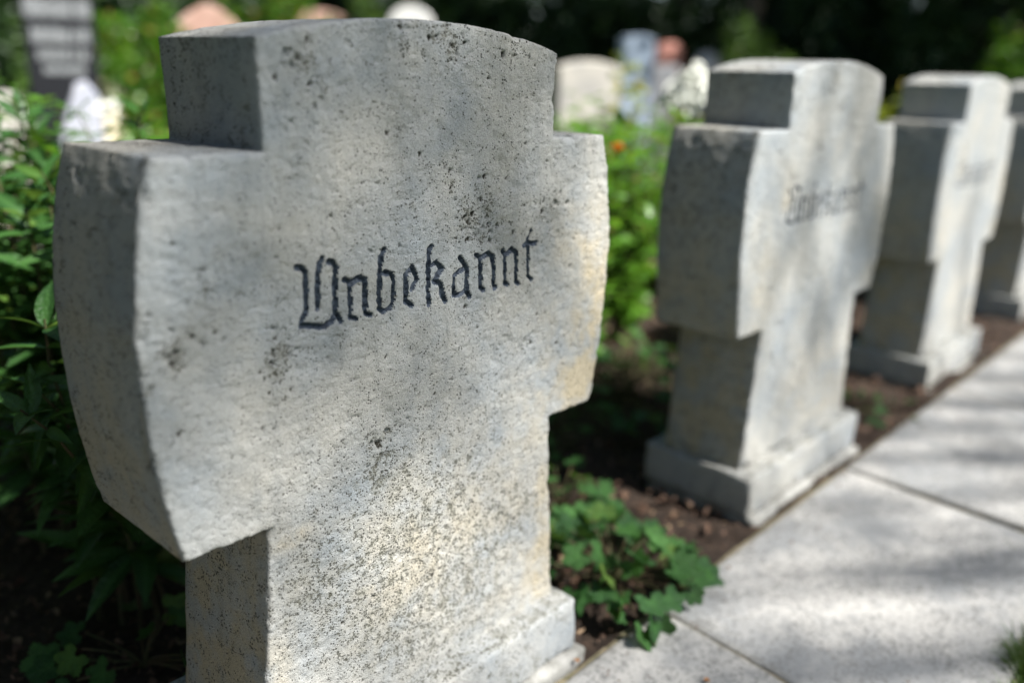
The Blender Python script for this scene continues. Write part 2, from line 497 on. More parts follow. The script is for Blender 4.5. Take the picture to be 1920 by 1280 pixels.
def gravestone(root, seed, hc, hr, hs, ht, clusters, ochre, n_pits, letters=True, chip=1.0):
    rs = np.random.default_rng(seed)
    z1 = np.concatenate([steps(0.09, ZB, hr), steps(ZB, 0.632, hr)[1:], steps(0.632, 0.734, ht)[1:], steps(0.734, ZA, hr)[1:]])
    rb = int(np.argmin(abs(z1 - ZB))); ra = len(z1) - 1
    th = steps(0, 1, hr / (ZT - ZA))[1:]
    nr = len(z1) + len(th)
    nc = int(round(0.47 / hc)) + 1
    s = np.linspace(-1, 1, nc)
    U = np.zeros((nr, nc)); Z = np.zeros((nr, nc))
    U[:ra + 1] = wc(z1)[:, None] * s[None]; Z[:ra + 1] = z1[:, None]
    zz = ZA + th * (ZH - ZA)
    U[ra + 1:] = wc(zz)[:, None] * s[None]
    Z[ra + 1:] = ZA + th[:, None] * (zhead(s * 0.2285)[None] - ZA)
    C = np.arange(nr * nc).reshape(nr, nc)
    V = [np.stack([U.ravel(), Z.ravel()], 1)]
    F = [np.stack([C[:-1, :-1].ravel(), C[:-1, 1:].ravel(), C[1:, 1:].ravel(), C[1:, :-1].ravel()], 1)]
    nw = max(6, int(round(0.125 / hr)))
    k = np.arange(1, nw + 1) / nw
    za_ = z1[rb:ra + 1]
    W = {}
    off = nr * nc
    for sg in (-1, 1):
        u = sg * (wc(za_)[:, None] + k[None] * (wa(za_) - wc(za_))[:, None])
        z = np.repeat(za_[:, None], nw, 1)
        I = off + np.arange(u.size).reshape(u.shape)
        off += u.size
        V.append(np.stack([u.ravel(), z.ravel()], 1))
        J = np.concatenate([C[rb:ra + 1, [0 if sg < 0 else nc - 1]], I], 1)
        W[sg] = J
        q = np.stack([J[:-1, :-1].ravel(), J[:-1, 1:].ravel(), J[1:, 1:].ravel(), J[1:, :-1].ravel()], 1)
        if sg < 0: q = q[:, ::-1]
        F.append(q)
    V = np.concatenate(V); F = np.concatenate(F)
    # outline, running up the right side, over the head and down the left side
    Rj, Lj = W[1], W[-1]
    per = list(C[:rb, nc - 1]) + list(Rj[0, :]) + list(Rj[1:, -1]) + list(Rj[-1, -2::-1]) + list(C[ra + 1:, nc - 1]) \
        + list(C[-1, -2::-1]) + list(C[-2:ra:-1, 0]) + list(Lj[-1, 0:]) + list(Lj[-2::-1, -1]) + list(Lj[0, -2::-1]) + list(C[rb - 1::-1, 0])
    per = np.array(per)
    n = len(V)
    P3 = np.stack([V[:, 0], np.zeros(n), V[:, 1]], 1)
    # distance to the outline (coarse outline is enough)
    pp = V[per]
    corner = [0, rb, rb + nw]
    pc = pp[::max(1, int(0.012 / hr))]
    key = np.array([(-wc(ZB), ZB), (wc(ZB), ZB), (-wa(ZB), ZB), (wa(ZB), ZB), (-wc(ZA), ZA), (wc(ZA), ZA), (-wa(ZA), ZA), (wa(ZA), ZA)])
    dist = np.full(n, 1.0)
    allp = pp
    segs = []
    last = allp[0]
    for q in allp[1:]:
        d_ = np.hypot(*(q - last))
        iskey = np.any(np.hypot(*(key - q).T) < 1e-6)
        if d_ > 0.014 or iskey:
            segs.append((last, q)); last = q
    segs.append((last, allp[-1]))
    for a, b in segs:
        lo = np.minimum(a, b) - 0.03; hi = np.maximum(a, b) + 0.03
        sel = np.where(np.all((V > lo) & (V < hi), axis=1))[0]
        if len(sel):
            dist[sel] = np.minimum(dist[sel], seg_dist(V[sel], a, b))
    dist[per] = 0
    ch = np.clip(noise3(P3, 55, seed + 1) - 0.25, 0, 1) + 0.6 * np.clip(noise3(P3, 140, seed + 2) - 0.2, 0, 1)
    r = 0.0035 + 0.0062 * chip * ch
    y = r - np.sqrt(np.clip(r * r - np.clip(r - dist, 0, r) ** 2, 0, None))
    # rough tooled face
    y += 0.0010 * noise3(P3, 22, seed + 3) + 0.00055 * noise3(P3, 75, seed + 4) + 0.00045 * noise3(P3, 190, seed + 5)
    Pw = P3 * np.array([1.0, 1.0, 1.5])
    y += 0.0030 * np.clip(noise3(Pw, 42, seed + 21) - 0.38, 0, 1) + 0.0023 * np.clip(noise3(Pw, 85, seed + 22) - 0.36, 0, 1) + 0.0022 * np.clip(noise3(Pw, 150, seed + 23) - 0.34, 0, 1)
    dirt_and_shade = np.zeros(n); pit = np.zeros(n); oc = np.zeros(n)
    for (cu, cz, rad, w) in clusters:
        dd = (V[:, 0] - cu) ** 2 + (V[:, 1] - cz) ** 2
        dirt_and_shade += w * np.exp(-dd / (rad * rad))
    for (cu, cz, ru, rz_, w) in ochre:
        oc += w * np.exp(-((V[:, 0] - cu) / ru) ** 2 - ((V[:, 1] - cz) / rz_) ** 2)
    # pits: many scattered, more in the dirty clusters
    cand = rs.uniform([-0.37, 0.12], [0.37, 0.97], (n_pits, 2))
    pits = [(c[0], c[1], rs.uniform(0.0010, 0.0024) if rs.random() < 0.93 else rs.uniform(0.0024, 0.0048)) for c in cand]
    for (cu, cz, rad, w) in clusters:
        if rad < 0.05:
            for _ in range(int(22 * w * rad / 0.02)):
                pits.append((cu + rs.normal(0, rad * 0.8), cz + rs.normal(0, rad * 0.75), 0.0012 + 0.0042 * rs.random() ** 2.6))
    order = np.argsort(V[:, 1]); zs = V[order, 1]
    for (pu, pz, pr) in pits:
        i0, i1 = np.searchsorted(zs, [pz - pr * 2.4, pz + pr * 2.4])
        idx = order[i0:i1]
        du = (V[idx, 0] - pu) / pr; dz = (V[idx, 1] - pz) / pr
        keep = np.abs(du) < 2.2
        idx = idx[keep]; du = du[keep]; dz = dz[keep]
        if not len(idx): continue
        a = rs.uniform(0, math.pi); el = rs.uniform(0.55, 1.0)
        ang = np.arctan2(dz, du)
        rr = np.hypot(du * math.cos(a) + dz * math.sin(a), (dz * math.cos(a) - du * math.sin(a)) / el) * (1 + 0.25 * np.sin(3 * ang + pu * 900))
        f = np.clip(1.25 - rr, 0, 1)
        f = f * f * (3 - 2 * f)
        y[idx] += f * pr * rs.uniform(0.4, 1.1)
        pit[idx] = np.maximum(pit[idx], f * rs.uniform(0.0, 1.0))
    # spall: the flake low in the photo's upper right
    dd = np.hypot((V[:, 0] - 0.117) / 0.014, (V[:, 1] - 0.811) / 0.011) + 0.25 * noise3(P3, 90, seed + 9)
    y += 0.0018 * np.clip(1.3 - dd, 0, 1)
    # letters cut as grooves
    lid = np.full(n, -1)
    ld = np.full(n, 1.0)
    if letters:
        box = np.where((V[:, 1] > 0.632) & (V[:, 1] < 0.734) & (np.abs(V[:, 0]) < 0.215))[0]
        for i, ss in enumerate(STROKES):
            for st in ss:
                for a, b in zip(st[:-1], st[1:]):
                    d_ = seg_dist(V[box], a, b)
                    m_ = d_ < ld[box]
                    ld[box[m_]] = d_[m_]; lid[box[m_]] = i
        wv = 0.0041 + 0.0011 * noise3(P3[box], 210, seed + 7) + 0.0004 * noise3(P3[box], 60, seed + 8)
        g = np.clip(1 - ld[box] / wv, 0, 1)
        y[box] += 0.0068 * g ** 0.75
        ld[box] = ld[box] / wv
    P3[:, 1] = y
    P3[:, 0] += 0.0010 * noise3(P3, 30, seed + 11) * (dist < 0.02)
    # returns: side, top and underside faces running back to the rear face
    k = len(per)
    base = P3[per]
    tan = np.zeros((k, 2)); v2 = V[per]
    tan[1:-1] = v2[2:] - v2[:-2]; tan[0] = v2[1] - v2[0]; tan[-1] = v2[-1] - v2[-2]
    tan /= np.linalg.norm(tan, axis=1)[:, None] + 1e-12
    nrm = np.stack([tan[:, 1], -tan[:, 0]], 1)
    ys = np.concatenate([np.linspace(0.010, DEPTH - 0.006, int(DEPTH / hs)), [DEPTH - 0.002, DEPTH]])
    rows = [base]
    for j, yy in enumerate(ys):
        q = base.copy(); q[:, 1] = yy
        e = 0.0009 * noise3(q, 20, seed + 13) + 0.0006 * noise3(q, 80, seed + 14)
        pq = noise3(q, 120, seed + 15)
        e -= 0.0026 * np.clip(pq - 0.62, 0, 1) / 0.38
        fade = min(1, (yy - 0.0) / 0.02)
        ins = 0.0 if yy < DEPTH - 0.004 else (0.0012 if yy < DEPTH - 0.001 else 0.0045)
        q[:, 0] += nrm[:, 0] * (e * fade - ins); q[:, 2] += nrm[:, 1] * (e * fade - ins)
        rows.append(q)
    side = np.concatenate(rows[1:])
    allv = np.concatenate([P3, side])
    idx = np.concatenate([per[None], n + np.arange(len(ys) * k).reshape(len(ys), k)])
    SF = np.stack([idx[:-1, :-1].ravel(), idx[1:, :-1].ravel(), idx[1:, 1:].ravel(), idx[:-1, 1:].ravel()], 1)
    bl_ = idx[-1]; hk = k // 2 - 1; ii = np.arange(hk)
    backfill = np.stack([bl_[ii], bl_[k - 1 - ii], bl_[k - 2 - ii], bl_[ii + 1]], 1)
    sd = 0.42 + 0.5 * np.clip(noise3(side, 9, seed + 16), 0, 1)  # side grime, darkened further to paint in the shade of these faces
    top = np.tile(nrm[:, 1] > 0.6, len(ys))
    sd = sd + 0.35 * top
    dirt_and_shade = np.concatenate([dirt_and_shade, sd]); pit = np.concatenate([pit, np.zeros(len(side))]); oc = np.concatenate([oc, np.clip(0.95 - side[:, 2], 0, 1) * 1.6])  # side ochre: algae tint plus warm bounce light painted in towards the bottom
    # split the painted groove faces off into the letters
    fin = np.zeros(len(F), bool); fl = np.full(len(F), -1)
    if letters:
        fm = ld[F].mean(1)
        fin = fm < 0.92
        fl[fin] = lid[F[fin]].max(1)
    body = obj('cross', mesh_np('cross', allv, [F[~fin], SF, backfill], attrs={'dirt_and_shade': dirt_and_shade, 'pit': pit, 'ochre': oc}), M['stone'], root)
    for i in range(9):
        f = F[fl == i]
        if not len(f): continue
        us, inv = np.unique(f, return_inverse=True)
        obj('letter', mesh_np('letter', P3[us], inv.reshape(f.shape)), M['paint'], root)
    return body


def rough_box(name, x0, x1, y0, y1, z0, z1, h, r, mat, parent, seed, attrs_dirt=0.35, amp=0.0012):
    """a stone block with worn, rounded edges"""
    ax = [np.unique(np.concatenate([[a, a + r * 0.3, a + r], steps(a + r, b - r, h), [b - r, b - r * 0.3, b]])) for a, b in ((x0, x1), (y0, y1), (z0, z1))]
    Vs, Fs, off = [], [], 0
    for axis in range(3):
        o1, o2 = [i for i in range(3) if i != axis]
        A, B = np.meshgrid(ax[o1], ax[o2], indexing='ij')
        for side in (0, 1):
            P = np.zeros((A.size, 3)); P[:, o1] = A.ravel(); P[:, o2] = B.ravel()
            P[:, axis] = (x0, y0, z0)[axis] if side == 0 else (x1, y1, z1)[axis]
            I = off + np.arange(A.size).reshape(A.shape)
            q = np.stack([I[:-1, :-1].ravel(), I[1:, :-1].ravel(), I[1:, 1:].ravel(), I[:-1, 1:].ravel()], 1)
            flip = (side == 0) ^ (axis == 1)
            if flip: q = q[:, ::-1]
            Vs.append(P); Fs.append(q); off += A.size
    P = np.concatenate(Vs); F = np.concatenate(Fs)
    key = np.round(P * 1e6).astype(np.int64)
    _, first, inv = np.unique(key, axis=0, return_index=True, return_inverse=True)
    P = P[first]; F = inv.reshape(-1)[F]
    lo = np.array([x0, y0, z0]) + r; hi = np.array([x1, y1, z1]) - r
    c = np.clip(P, lo, hi); d = P - c
    L = np.linalg.norm(d, axis=1)
    rr = r * (1 - 0.6 * np.clip(noise3(P, 35, seed), -0.3, 1))
    rr = np.where((np.abs(d) > 1e-9).sum(1) > 1, rr, r)
    P = c + d / np.maximum(L, 1e-9)[:, None] * np.minimum(L, rr)[:, None]
    P += (amp * noise3(P, 25, seed + 1) + amp * 0.6 * noise3(P, 90, seed + 2))[:, None] * d / np.maximum(L, 1e-9)[:, None]
    di = attrs_dirt + 0.4 * np.clip(noise3(P, 8, seed + 3), -0.5, 1) + 0.75 * (d[:, 2] > 0.8 * L) + 22 * np.clip(0.045 + 0.012 * noise3(P, 30, seed + 6) - P[:, 2], 0, 0.05)
    return obj(name, mesh_np(name, P, F, attrs={'dirt_and_shade': di, 'pit': np.zeros(len(P)), 'ochre': 0.5 * np.clip(noise3(P, 6, seed + 4), 0, 1)}), mat, parent)


CL1 = [(-0.173, 0.930, 0.016, 1.1), (-0.150, 0.905, 0.03, 0.55), (-0.043, 0.942, 0.010, 0.9), (-0.043, 0.962, 0.012, 0.6), (0.03, 0.958, 0.014, 1.4), (0.036, 0.935, 0.010, 1.0), (0.0, 0.972, 0.03, 0.8),
       (0.14, 0.955, 0.03, 0.55), (0.065, 0.745, 0.022, 1.25), (0.082, 0.728, 0.016, 1.2), (0.10, 0.752, 0.03, 0.6), (-0.219, 0.628, 0.020, 1.2), (-0.225, 0.610, 0.016, 0.9),
       (-0.334, 0.654, 0.014, 1.2), (-0.342, 0.638, 0.010, 1.0), (-0.29, 0.70, 0.03, 0.5), (-0.091, 0.480, 0.013, 1.3), (-0.079, 0.445, 0.020, 1.0), (-0.082, 0.46, 0.03, 0.5),
       (0.028, 0.793, 0.014, 0.75), (-0.024, 0.769, 0.010, 0.6), (0.181, 0.557, 0.013, 0.9), (0.26, 0.541, 0.014, 0.9), (-0.37, 0.621, 0.012, 1.0), (0.22, 0.74, 0.03, 0.6),
       (-0.12, 0.30, 0.17, 0.62), (0.10, 0.23, 0.16, 0.66), (-0.03, 0.19, 0.12, 0.5), (0.02, 0.38, 0.14, 0.35), (-0.20, 0.33, 0.05, 0.5), (0.02, 0.26, 0.03, 0.5), (0.19, 0.30, 0.05, 0.45), (0.0, 0.62, 0.25, 0.14), (0.06, 0.85, 0.2, 0.18)]
OC1 = [(0.15, 0.28, 0.35, 0.22, 0.40), (0.30, 0.58, 0.14, 0.20, 0.35), (0.345, 0.57, 0.045, 0.11, 1.0), (0.30, 0.46, 0.06, 0.05, 0.9), (0.235, 0.19, 0.03, 0.12, 0.7), (-0.05, 0.30, 0.12, 0.08, 0.35), (-0.215, 0.405, 0.02, 0.015, 0.9), (-0.25, 0.20, 0.04, 0.10, 0.4), (0.30, 0.70, 0.09, 0.05, 0.35)]

GRP = 'cross shaped stones in a row along the path'
stones = [
    ('gravestone', (0, 0, 0), 0.0, 'nearest cross shaped gravestone, sharp and pitted, its Gothic lettering fully legible'),
    ('gravestone', (1.2049, 0.0129, -0.0102), -0.006, 'second cross shaped gravestone along the path, blurred, standing right of the sharp lettered one'),
    ('gravestone', (2.412, 0.0316, -0.022), 0.012, 'third cross shaped gravestone along the path, half hidden by the blurred second one'),
    ('gravestone', (3.63, 0.045, -0.03), 0.010, 'last cross shaped gravestone of the row, cut off by the right picture edge'),
    ('gravestone', (-1.205, -0.01, 0.0), 0.0, 'cross shaped gravestone beside the photographer, just outside the left picture edge'),
]
for i, (nm, loc, rz, lab) in enumerate(stones):
    root = tag(empty(nm, loc, rz), lab, 'gravestone', GRP)
    if i == 0:
        gravestone(root, 5, 0.0013, 0.0018, 0.005, 0.0010, CL1, OC1, 1100, chip=1.8)
    else:
        rs = np.random.default_rng(60 + i)
        cl = [(rs.uniform(-.3, .3), rs.uniform(.3, .95), rs.uniform(.01, .03), rs.uniform(.5, 1)) for _ in range(12)] + [(0, .2, .2, .25), (0.0, 0.9, 0.15, 0.2)]
        oc = [(0.34, 0.55, 0.06, 0.14, 0.6), (0.1, 0.2, 0.2, 0.12, 0.5), (-0.28, 0.5, 0.06, 0.1, 0.5), (-0.2, 0.7, 0.03, 0.03, 0.8)]
        h = (0.0019, 0.0042, 0.010, 0.0015) if i < 3 else (0.004, 0.008, 0.02, 0.003)
        gravestone(root, 70 + i * 31, *h, cl, oc, 160, letters=True, chip=0.8)
    rough_box('plinth', -0.2877, 0.2877, -0.039, DEPTH + 0.039, 0.012, ZP, 0.006 if i == 0 else 0.012, 0.007, M['stone'], root, 200 + i)
    rough_box('footing', -0.284, 0.304, -0.052, DEPTH + 0.03, -0.06, 0.009, 0.012, 0.006, M['foot'], root, 220 + i, amp=0.002)


# shade falls where these places look up towards the sun through the crown
SHADE = [(-0.05, 0, 0.92, 0.38), (0.06, 0, 0.90, 0.30), (-0.22, 0, 0.78, 0.18), (0.36, -0.2, 0, 0.16), (0.27, 0.1, 0.90, 0.14), (1.35, 0.55, 0, 0.22), (1.75, 0.65, 0, 0.18),
         (1.05, 0, 0.66, 0.15), (1.25, 0, 0.97, 0.14), (1.18, 0, 0.36, 0.12), (1.42, 0, 0.66, 0.09), (2.44, 0, 0.55, 0.10), (1.70, -0.40, 0, 0.14), (2.4, -0.32, 0, 0.20), (1.08, -0.36, 0, 0.14), (0.52, -0.25, 0, 0.10),
         (0.2, 1.4, 0.7, 0.2), (3.2, 0.3, 0.4, 0.3), (-0.9, 0.5, 0.4, 0.4), (4.2, 0.9, 0.5, 0.4), (3.4, -0.6, 0, 0.3)]
SHADE_N = int(1000 * sum(math.pi * s[3] ** 2 for s in SHADE))
# ------------------------------------------------------------------ leaves
def lance_leaf(n=7, wide=0.30, fold=0.25, droop=0.22, curl=0.0, serr=0.0):
    """pointed leaf of unit length along +Y, folded along its midrib"""
    t = np.linspace(0, 1, n)
    w = wide * 0.5 * np.sin(np.pi * t ** 0.82) ** 0.9
    w[0] = 0.012; w[-1] = 0.002
    if serr: w[1:-1] *= 1 + serr * np.array([(-1) ** i for i in range(n - 2)])
    z = -droop * t ** 2 + curl * np.sin(t * 5)
    V, vein = [], []
    for i in range(n):
        for s in (-1, -0.5, 0, 0.5, 1):
            V.append((s * w[i], t[i], z[i] + fold * abs(s) * w[i] - 0.10 * w[i] * (abs(s) == 0.5)))
            vein.append(1.0 if s == 0 else 0.0)
    I = np.arange(n * 5).reshape(n, 5)
    F = np.stack([I[:-1, :-1].ravel(), I[:-1, 1:].ravel(), I[1:, 1:].ravel(), I[1:, :-1].ravel()], 1)
    return np.array(V), F, np.array(vein)


def small_leaf(wide=0.55, fold=0.2, droop=0.15):
    t = np.array([0, 0.22, 0.5, 0.78, 1.0])
    w = wide * 0.5 * np.array([0.05, 0.75, 1.0, 0.68, 0.02])
    z = -droop * t ** 2
    V = []
    for i in range(5):
        for s in (-1, 0, 1):
            V.append((s * w[i], t[i], z[i] + fold * abs(s) * w[i]))
    I = np.arange(15).reshape(5, 3)
    F = np.stack([I[:-1, :-1].ravel(), I[:-1, 1:].ravel(), I[1:, 1:].ravel(), I[1:, :-1].ravel()], 1)
    return np.array(V), F, np.tile([0.0, 1.0, 0.0], 5)


def lobed_leaf(seed):
    r_ = np.random.default_rng(seed)
    k = 49
    th = np.linspace(-2.75, 2.75, k)
    ph = np.abs(((th / 2.75 * 2.5 + 0.5) % 1.0) - 0.5) * 2
    rad = 0.60 * (1 - 0.31 * ph ** 1.4) * (1 - 0.16 * (np.abs(th) / 2.75) ** 2)
    rad *= 1 + 0.055 * np.where(np.arange(k) % 2 == 0, 1, -1) + r_.normal(0, 0.02, k)
    V = [(0, 0.30, -0.03)]; vein = [1.0]
    for ring, f in ((0, 0.5), (1, 1.0)):
        for i in range(k):
            x = rad[i] * f * math.sin(th[i]); y = 0.42 + rad[i] * f * math.cos(th[i])
            y = y if f == 1 else 0.40 + (y - 0.42)
            z = 0.09 * f * f * (0.5 - ph[i]) + 0.07 * f - 0.16 * (y - 0.3) ** 2 - 0.10 * x * x
            V.append((x, y, z)); vein.append(0.6 if (ph[i] < 0.12 and ring == 0) else 0.0)
    F4, F3 = [], []
    for i in range(k - 1):
        F3.append((0, 1 + i + 1, 1 + i))
        F4.append((1 + i, 1 + i + 1, 1 + k + i + 1, 1 + k + i))
    # as quads only: the fan triangles become quads with a doubled first corner's neighbour
    return np.array(V), (np.array(F3), np.array(F4)), np.array(vein)


LANCE = [lance_leaf(7, w, f, d, c) for w, f, d, c in ((0.30, 0.25, 0.22, 0.01), (0.26, 0.4, 0.35, 0.0), (0.34, 0.15, 0.12, 0.02), (0.30, 0.3, 0.45, -0.01))]
ROSE = [small_leaf(*a) for a in ((0.58, 0.2, 0.15), (0.50, 0.4, 0.3), (0.64, 0.1, 0.05))]
LOBED = [lobed_leaf(i) for i in range(4)]


def leaf_mesh(name, tpl):
    V, F, vein = tpl
    return mesh_np(name, V, list(F) if isinstance(F, tuple) else F, attrs={'vein': vein})


def basis(d, up):
    d = d / np.linalg.norm(d)
    x = np.cross(d, up); L = np.linalg.norm(x)
    if L < 1e-4: x = np.array([1.0, 0, 0]); L = 1
    x = x / L
    z = np.cross(x, d)
    return np.stack([x, d, z], 1)


def join_leaves(name, tpls, leaves, mat, parent, kind='stuff'):
    Vs, F3s, F4s, ti, ve, off = [], [], [], [], [], 0
    for (ti_, p, B, s, tint) in leaves:
        V, F, vein = tpls[ti_]
        Vs.append(V * s @ B.T + p)
        if isinstance(F, tuple):
            F3s.append(F[0] + off); F4s.append(F[1] + off)
        else:
            F4s.append(F + off)
        ti.append(np.full(len(V), tint)); ve.append(vein); off += len(V)
    fs = [np.concatenate(F4s)] + ([np.concatenate(F3s)] if F3s else [])
    o = obj(name, mesh_np(name, np.concatenate(Vs), fs, attrs={'tint': np.concatenate(ti), 'vein': np.concatenate(ve)}), mat, parent)
    if kind: o['kind'] = kind
    return o


def tubes(name, paths, mat, parent, sides=6):
    """paths: list of (points (n,3), radii (n))"""
    Vs, Fs, off = [], [], 0
    for pts, rad in paths:
        pts = np.asarray(pts, float); n = len(pts)
        tg = np.gradient(pts, axis=0); tg /= np.linalg.norm(tg, axis=1)[:, None] + 1e-9
        ref = np.array([0.3, 0.9, 0.1])
        a = np.cross(tg, ref); a /= np.linalg.norm(a, axis=1)[:, None] + 1e-9
        b = np.cross(tg, a)
        th = np.arange(sides) / sides * 2 * math.pi
        ring = pts[:, None] + (np.cos(th)[None, :, None] * a[:, None] + np.sin(th)[None, :, None] * b[:, None]) * np.asarray(rad)[:, None, None]
        Vs.append(ring.reshape(-1, 3))
        I = off + np.arange(n * sides).reshape(n, sides); J = np.roll(I, -1, 1)
        Fs.append(np.stack([I[:-1].ravel(), J[:-1].ravel(), J[1:].ravel(), I[1:].ravel()], 1)); off += n * sides
    return obj(name, mesh_np(name, np.concatenate(Vs), np.concatenate(Fs)), mat, parent)


def finish_plant(root, base, tpls, meshes, leaves, mat, stems, limit, leaf_name='leaf', min_px=12, stuff_name='foliage'):
    """the leaves that show largest become objects of their own, the rest one mass"""
    base = np.asarray(base, float)
    sc_ = []
    for i, (t_, p, B, s, tint) in enumerate(leaves):
        c = base + p + B[:, 1] * s * 0.5
        x, y, z = pix(c)
        ok = z > 0.2 and -30 < x < 1950 and -30 < y < 1310
        sc_.append(s * FPX / z if ok else 0)
    order = np.argsort(sc_)[::-1]
    pick = set(int(i) for i in order[:limit] if sc_[i] > min_px)
    for i in sorted(pick):
        t_, p, B, s, tint = leaves[i]
        o = obj(leaf_name, meshes[t_], mat, root)
        mm = Matrix(np.concatenate([np.concatenate([B * s, p[:, None]], 1), [[0, 0, 0, 1]]]).tolist())
        o.matrix_local = mm
    rest = [l for i, l in enumerate(leaves) if i not in pick]
    if rest: join_leaves(stuff_name, tpls, rest, mat, root)
    if stems: tubes('stem', stems, M['stem'], root)


LANCE_ME = [leaf_mesh('leaf', t) for t in LANCE]
ROSE_ME = [leaf_mesh('leaf', t) for t in ROSE]
LOBED_ME = [leaf_mesh('leaf', t) for t in LOBED]
ZUP = np.array([0, 0, 1.0])


def stem_path(r_, h, spread, az, n=9):
    t = np.linspace(0, 1, n)
    lean = spread * t ** 1.6
    pts = np.stack([np.cos(az) * lean, np.sin(az) * lean, h * (t - 0.12 * t ** 3 * (spread / max(h, .01)))], 1)
    pts[:, :2] += np.cumsum(r_.normal(0, 0.006, (n, 2)), 0) * t[:, None]
    return pts


def lance_plant(name, label, cat, group, loc, h, n_stems, L, seed, limit):
    r_ = np.random.default_rng(seed)
    root = tag(empty(name, loc), label, cat, group)
    leaves, stems = [], []
    for s in range(n_stems):
        az = r_.uniform(0, 6.28); hh = h * r_.uniform(0.7, 1.05)
        pts = stem_path(r_, hh, r_.uniform(0.04, 0.24), az)
        pts[:, :2] += r_.normal(0, 0.05, 2)
        stems.append((pts, np.linspace(0.0042, 0.0016, len(pts))))
        nn = int(hh / 0.040)
        g = r_.uniform(0, 6.28)
        for j in range(nn):
            t = 0.22 + 0.78 * (j + 0.5) / nn
            p = np.array([np.interp(t * 8, range(9), pts[:, c]) for c in range(3)])
            for q in range(2 if t < 0.93 else 4):
                a = g + j * 1.57 + q * (3.14 if t < 0.93 else 1.57) + r_.normal(0, 0.35)
                el = r_.normal(0.18, 0.28) + (0.35 if t > 0.93 else 0)
                d = np.array([math.cos(a) * math.cos(el), math.sin(a) * math.cos(el), math.sin(el)])
                B = basis(d, ZUP + r_.normal(0, 0.28, 3))
                leaves.append((int(r_.integers(4)), p, B, L * r_.uniform(0.65, 1.2) * (0.75 if t > 0.9 else 1), r_.random()))
    finish_plant(root, loc, LANCE, LANCE_ME, leaves, M['leaf_lance'], stems, limit)
    return root


def flower(root, p, size, mat, seed, name='flower'):
    r_ = np.random.default_rng(seed)
    V, F, off = [], [], 0
    for k in range(11):
        a = k * 2.4; el = 1.25 - 0.09 * k
        d = np.array([math.cos(a) * math.cos(el), math.sin(a) * math.cos(el), math.sin(el)])
        B = basis(d, ZUP - d * 0.2 + r_.normal(0, .1, 3))
        T = small_leaf(0.8, 0.5, -0.3)
        V.append(T[0] * size * (0.5 + 0.04 * k) @ B.T + p); F.append(T[1] + off); off += len(T[0])
    return obj(name, mesh_np(name, np.concatenate(V), np.concatenate(F)), mat, root)


def rose_shrub(name, label, cat, group, loc, h, w, n_stems, L, seed, limit, flowers=(), mat='leaf_rose', dens=1.0):
    r_ = np.random.default_rng(seed)
    root = tag(empty(name, loc), label, cat, group)
    leaves, stems = [], []
    for s in range(n_stems):
        az = r_.uniform(0, 6.28); hh = h * (r_.uniform(0.82, 1.02) if s % 3 else r_.uniform(0.45, 0.8))
        pts = stem_path(r_, hh, w * r_.uniform(0.15, 1.0), az)
        stems.append((pts, np.linspace(0.005, 0.0016, len(pts))))
        nn = int(hh / 0.042 * dens)
        for j in range(nn):
            t = 0.07 + 0.93 * (j + 0.5) / nn
            p = np.array([np.interp(t * 8, range(9), pts[:, c]) for c in range(3)])
            a = j * 2.4 + r_.normal(0, 0.4); el = r_.normal(0.3, 0.3)
            d = np.array([math.cos(a) * math.cos(el), math.sin(a) * math.cos(el), math.sin(el)])
            side = np.cross(d, ZUP); side /= np.linalg.norm(side) + 1e-6
            ln = L * r_.uniform(0.7, 1.15)
            tint = r_.random()
            for (f, dv) in ((1.5, d), (0.95, d * 0.55 + side), (0.95, d * 0.55 - side), (0.45, d * 0.3 + side * 0.9)):
                B = basis(dv + r_.normal(0, 0.12, 3), ZUP + r_.normal(0, 0.35, 3))
                leaves.append((int(r_.integers(3)), p + d * ln * f * 0.9, B, ln * r_.uniform(0.8, 1.15), (tint + r_.normal(0, .06)) % 1.0))
    finish_plant(root, loc, ROSE, ROSE_ME, leaves, M[mat], stems, limit)
    for i, (px, size, m_) in enumerate(flowers):
        flower(root, np.asarray(px) - np.asarray(loc), size, M[m_], seed + i)
    return root


def lobed_plant(name, label, cat, group, loc, spread, h, n, L, seed, limit, aim=None, mat='leaf_lobed', placed=()):
    r_ = np.random.default_rng(seed)
    root = tag(empty(name, loc), label, cat, group)
    leaves, stems = [], []
    spec = list(placed)
    for i in range(n):
        a = r_.uniform(0, 6.28); rr = spread * math.sqrt(r_.uniform(0.02, 1))
        spec.append((math.cos(a) * rr, math.sin(a) * rr, h * (1.05 - 0.75 * (rr / spread) ** 1.5) * r_.uniform(0.6, 1.1), L * r_.uniform(0.6, 1.1)))
    for (x, y, z, s) in spec:
        e = np.array([x, y, max(z, 0.012)])
        t = np.linspace(0, 1, 7)[:, None]
        pts = e * t ** np.array([[1.0, 1.0, 0.6]])
        stems.append((pts, np.full(7, 0.0015)))
        d = np.array([x, y, -0.25 * np.hypot(x, y)]) + r_.normal(0, 0.03, 3)
        B = basis(d, ZUP * 1.0 + r_.normal(0, 0.62, 3) - np.array([0.25, 0.35, 0]))
        leaves.append((int(r_.integers(4)), e, B, s, r_.random() * 0.85))
    finish_plant(root, loc, LOBED, LOBED_ME, leaves, M[mat], stems, limit)
    return root


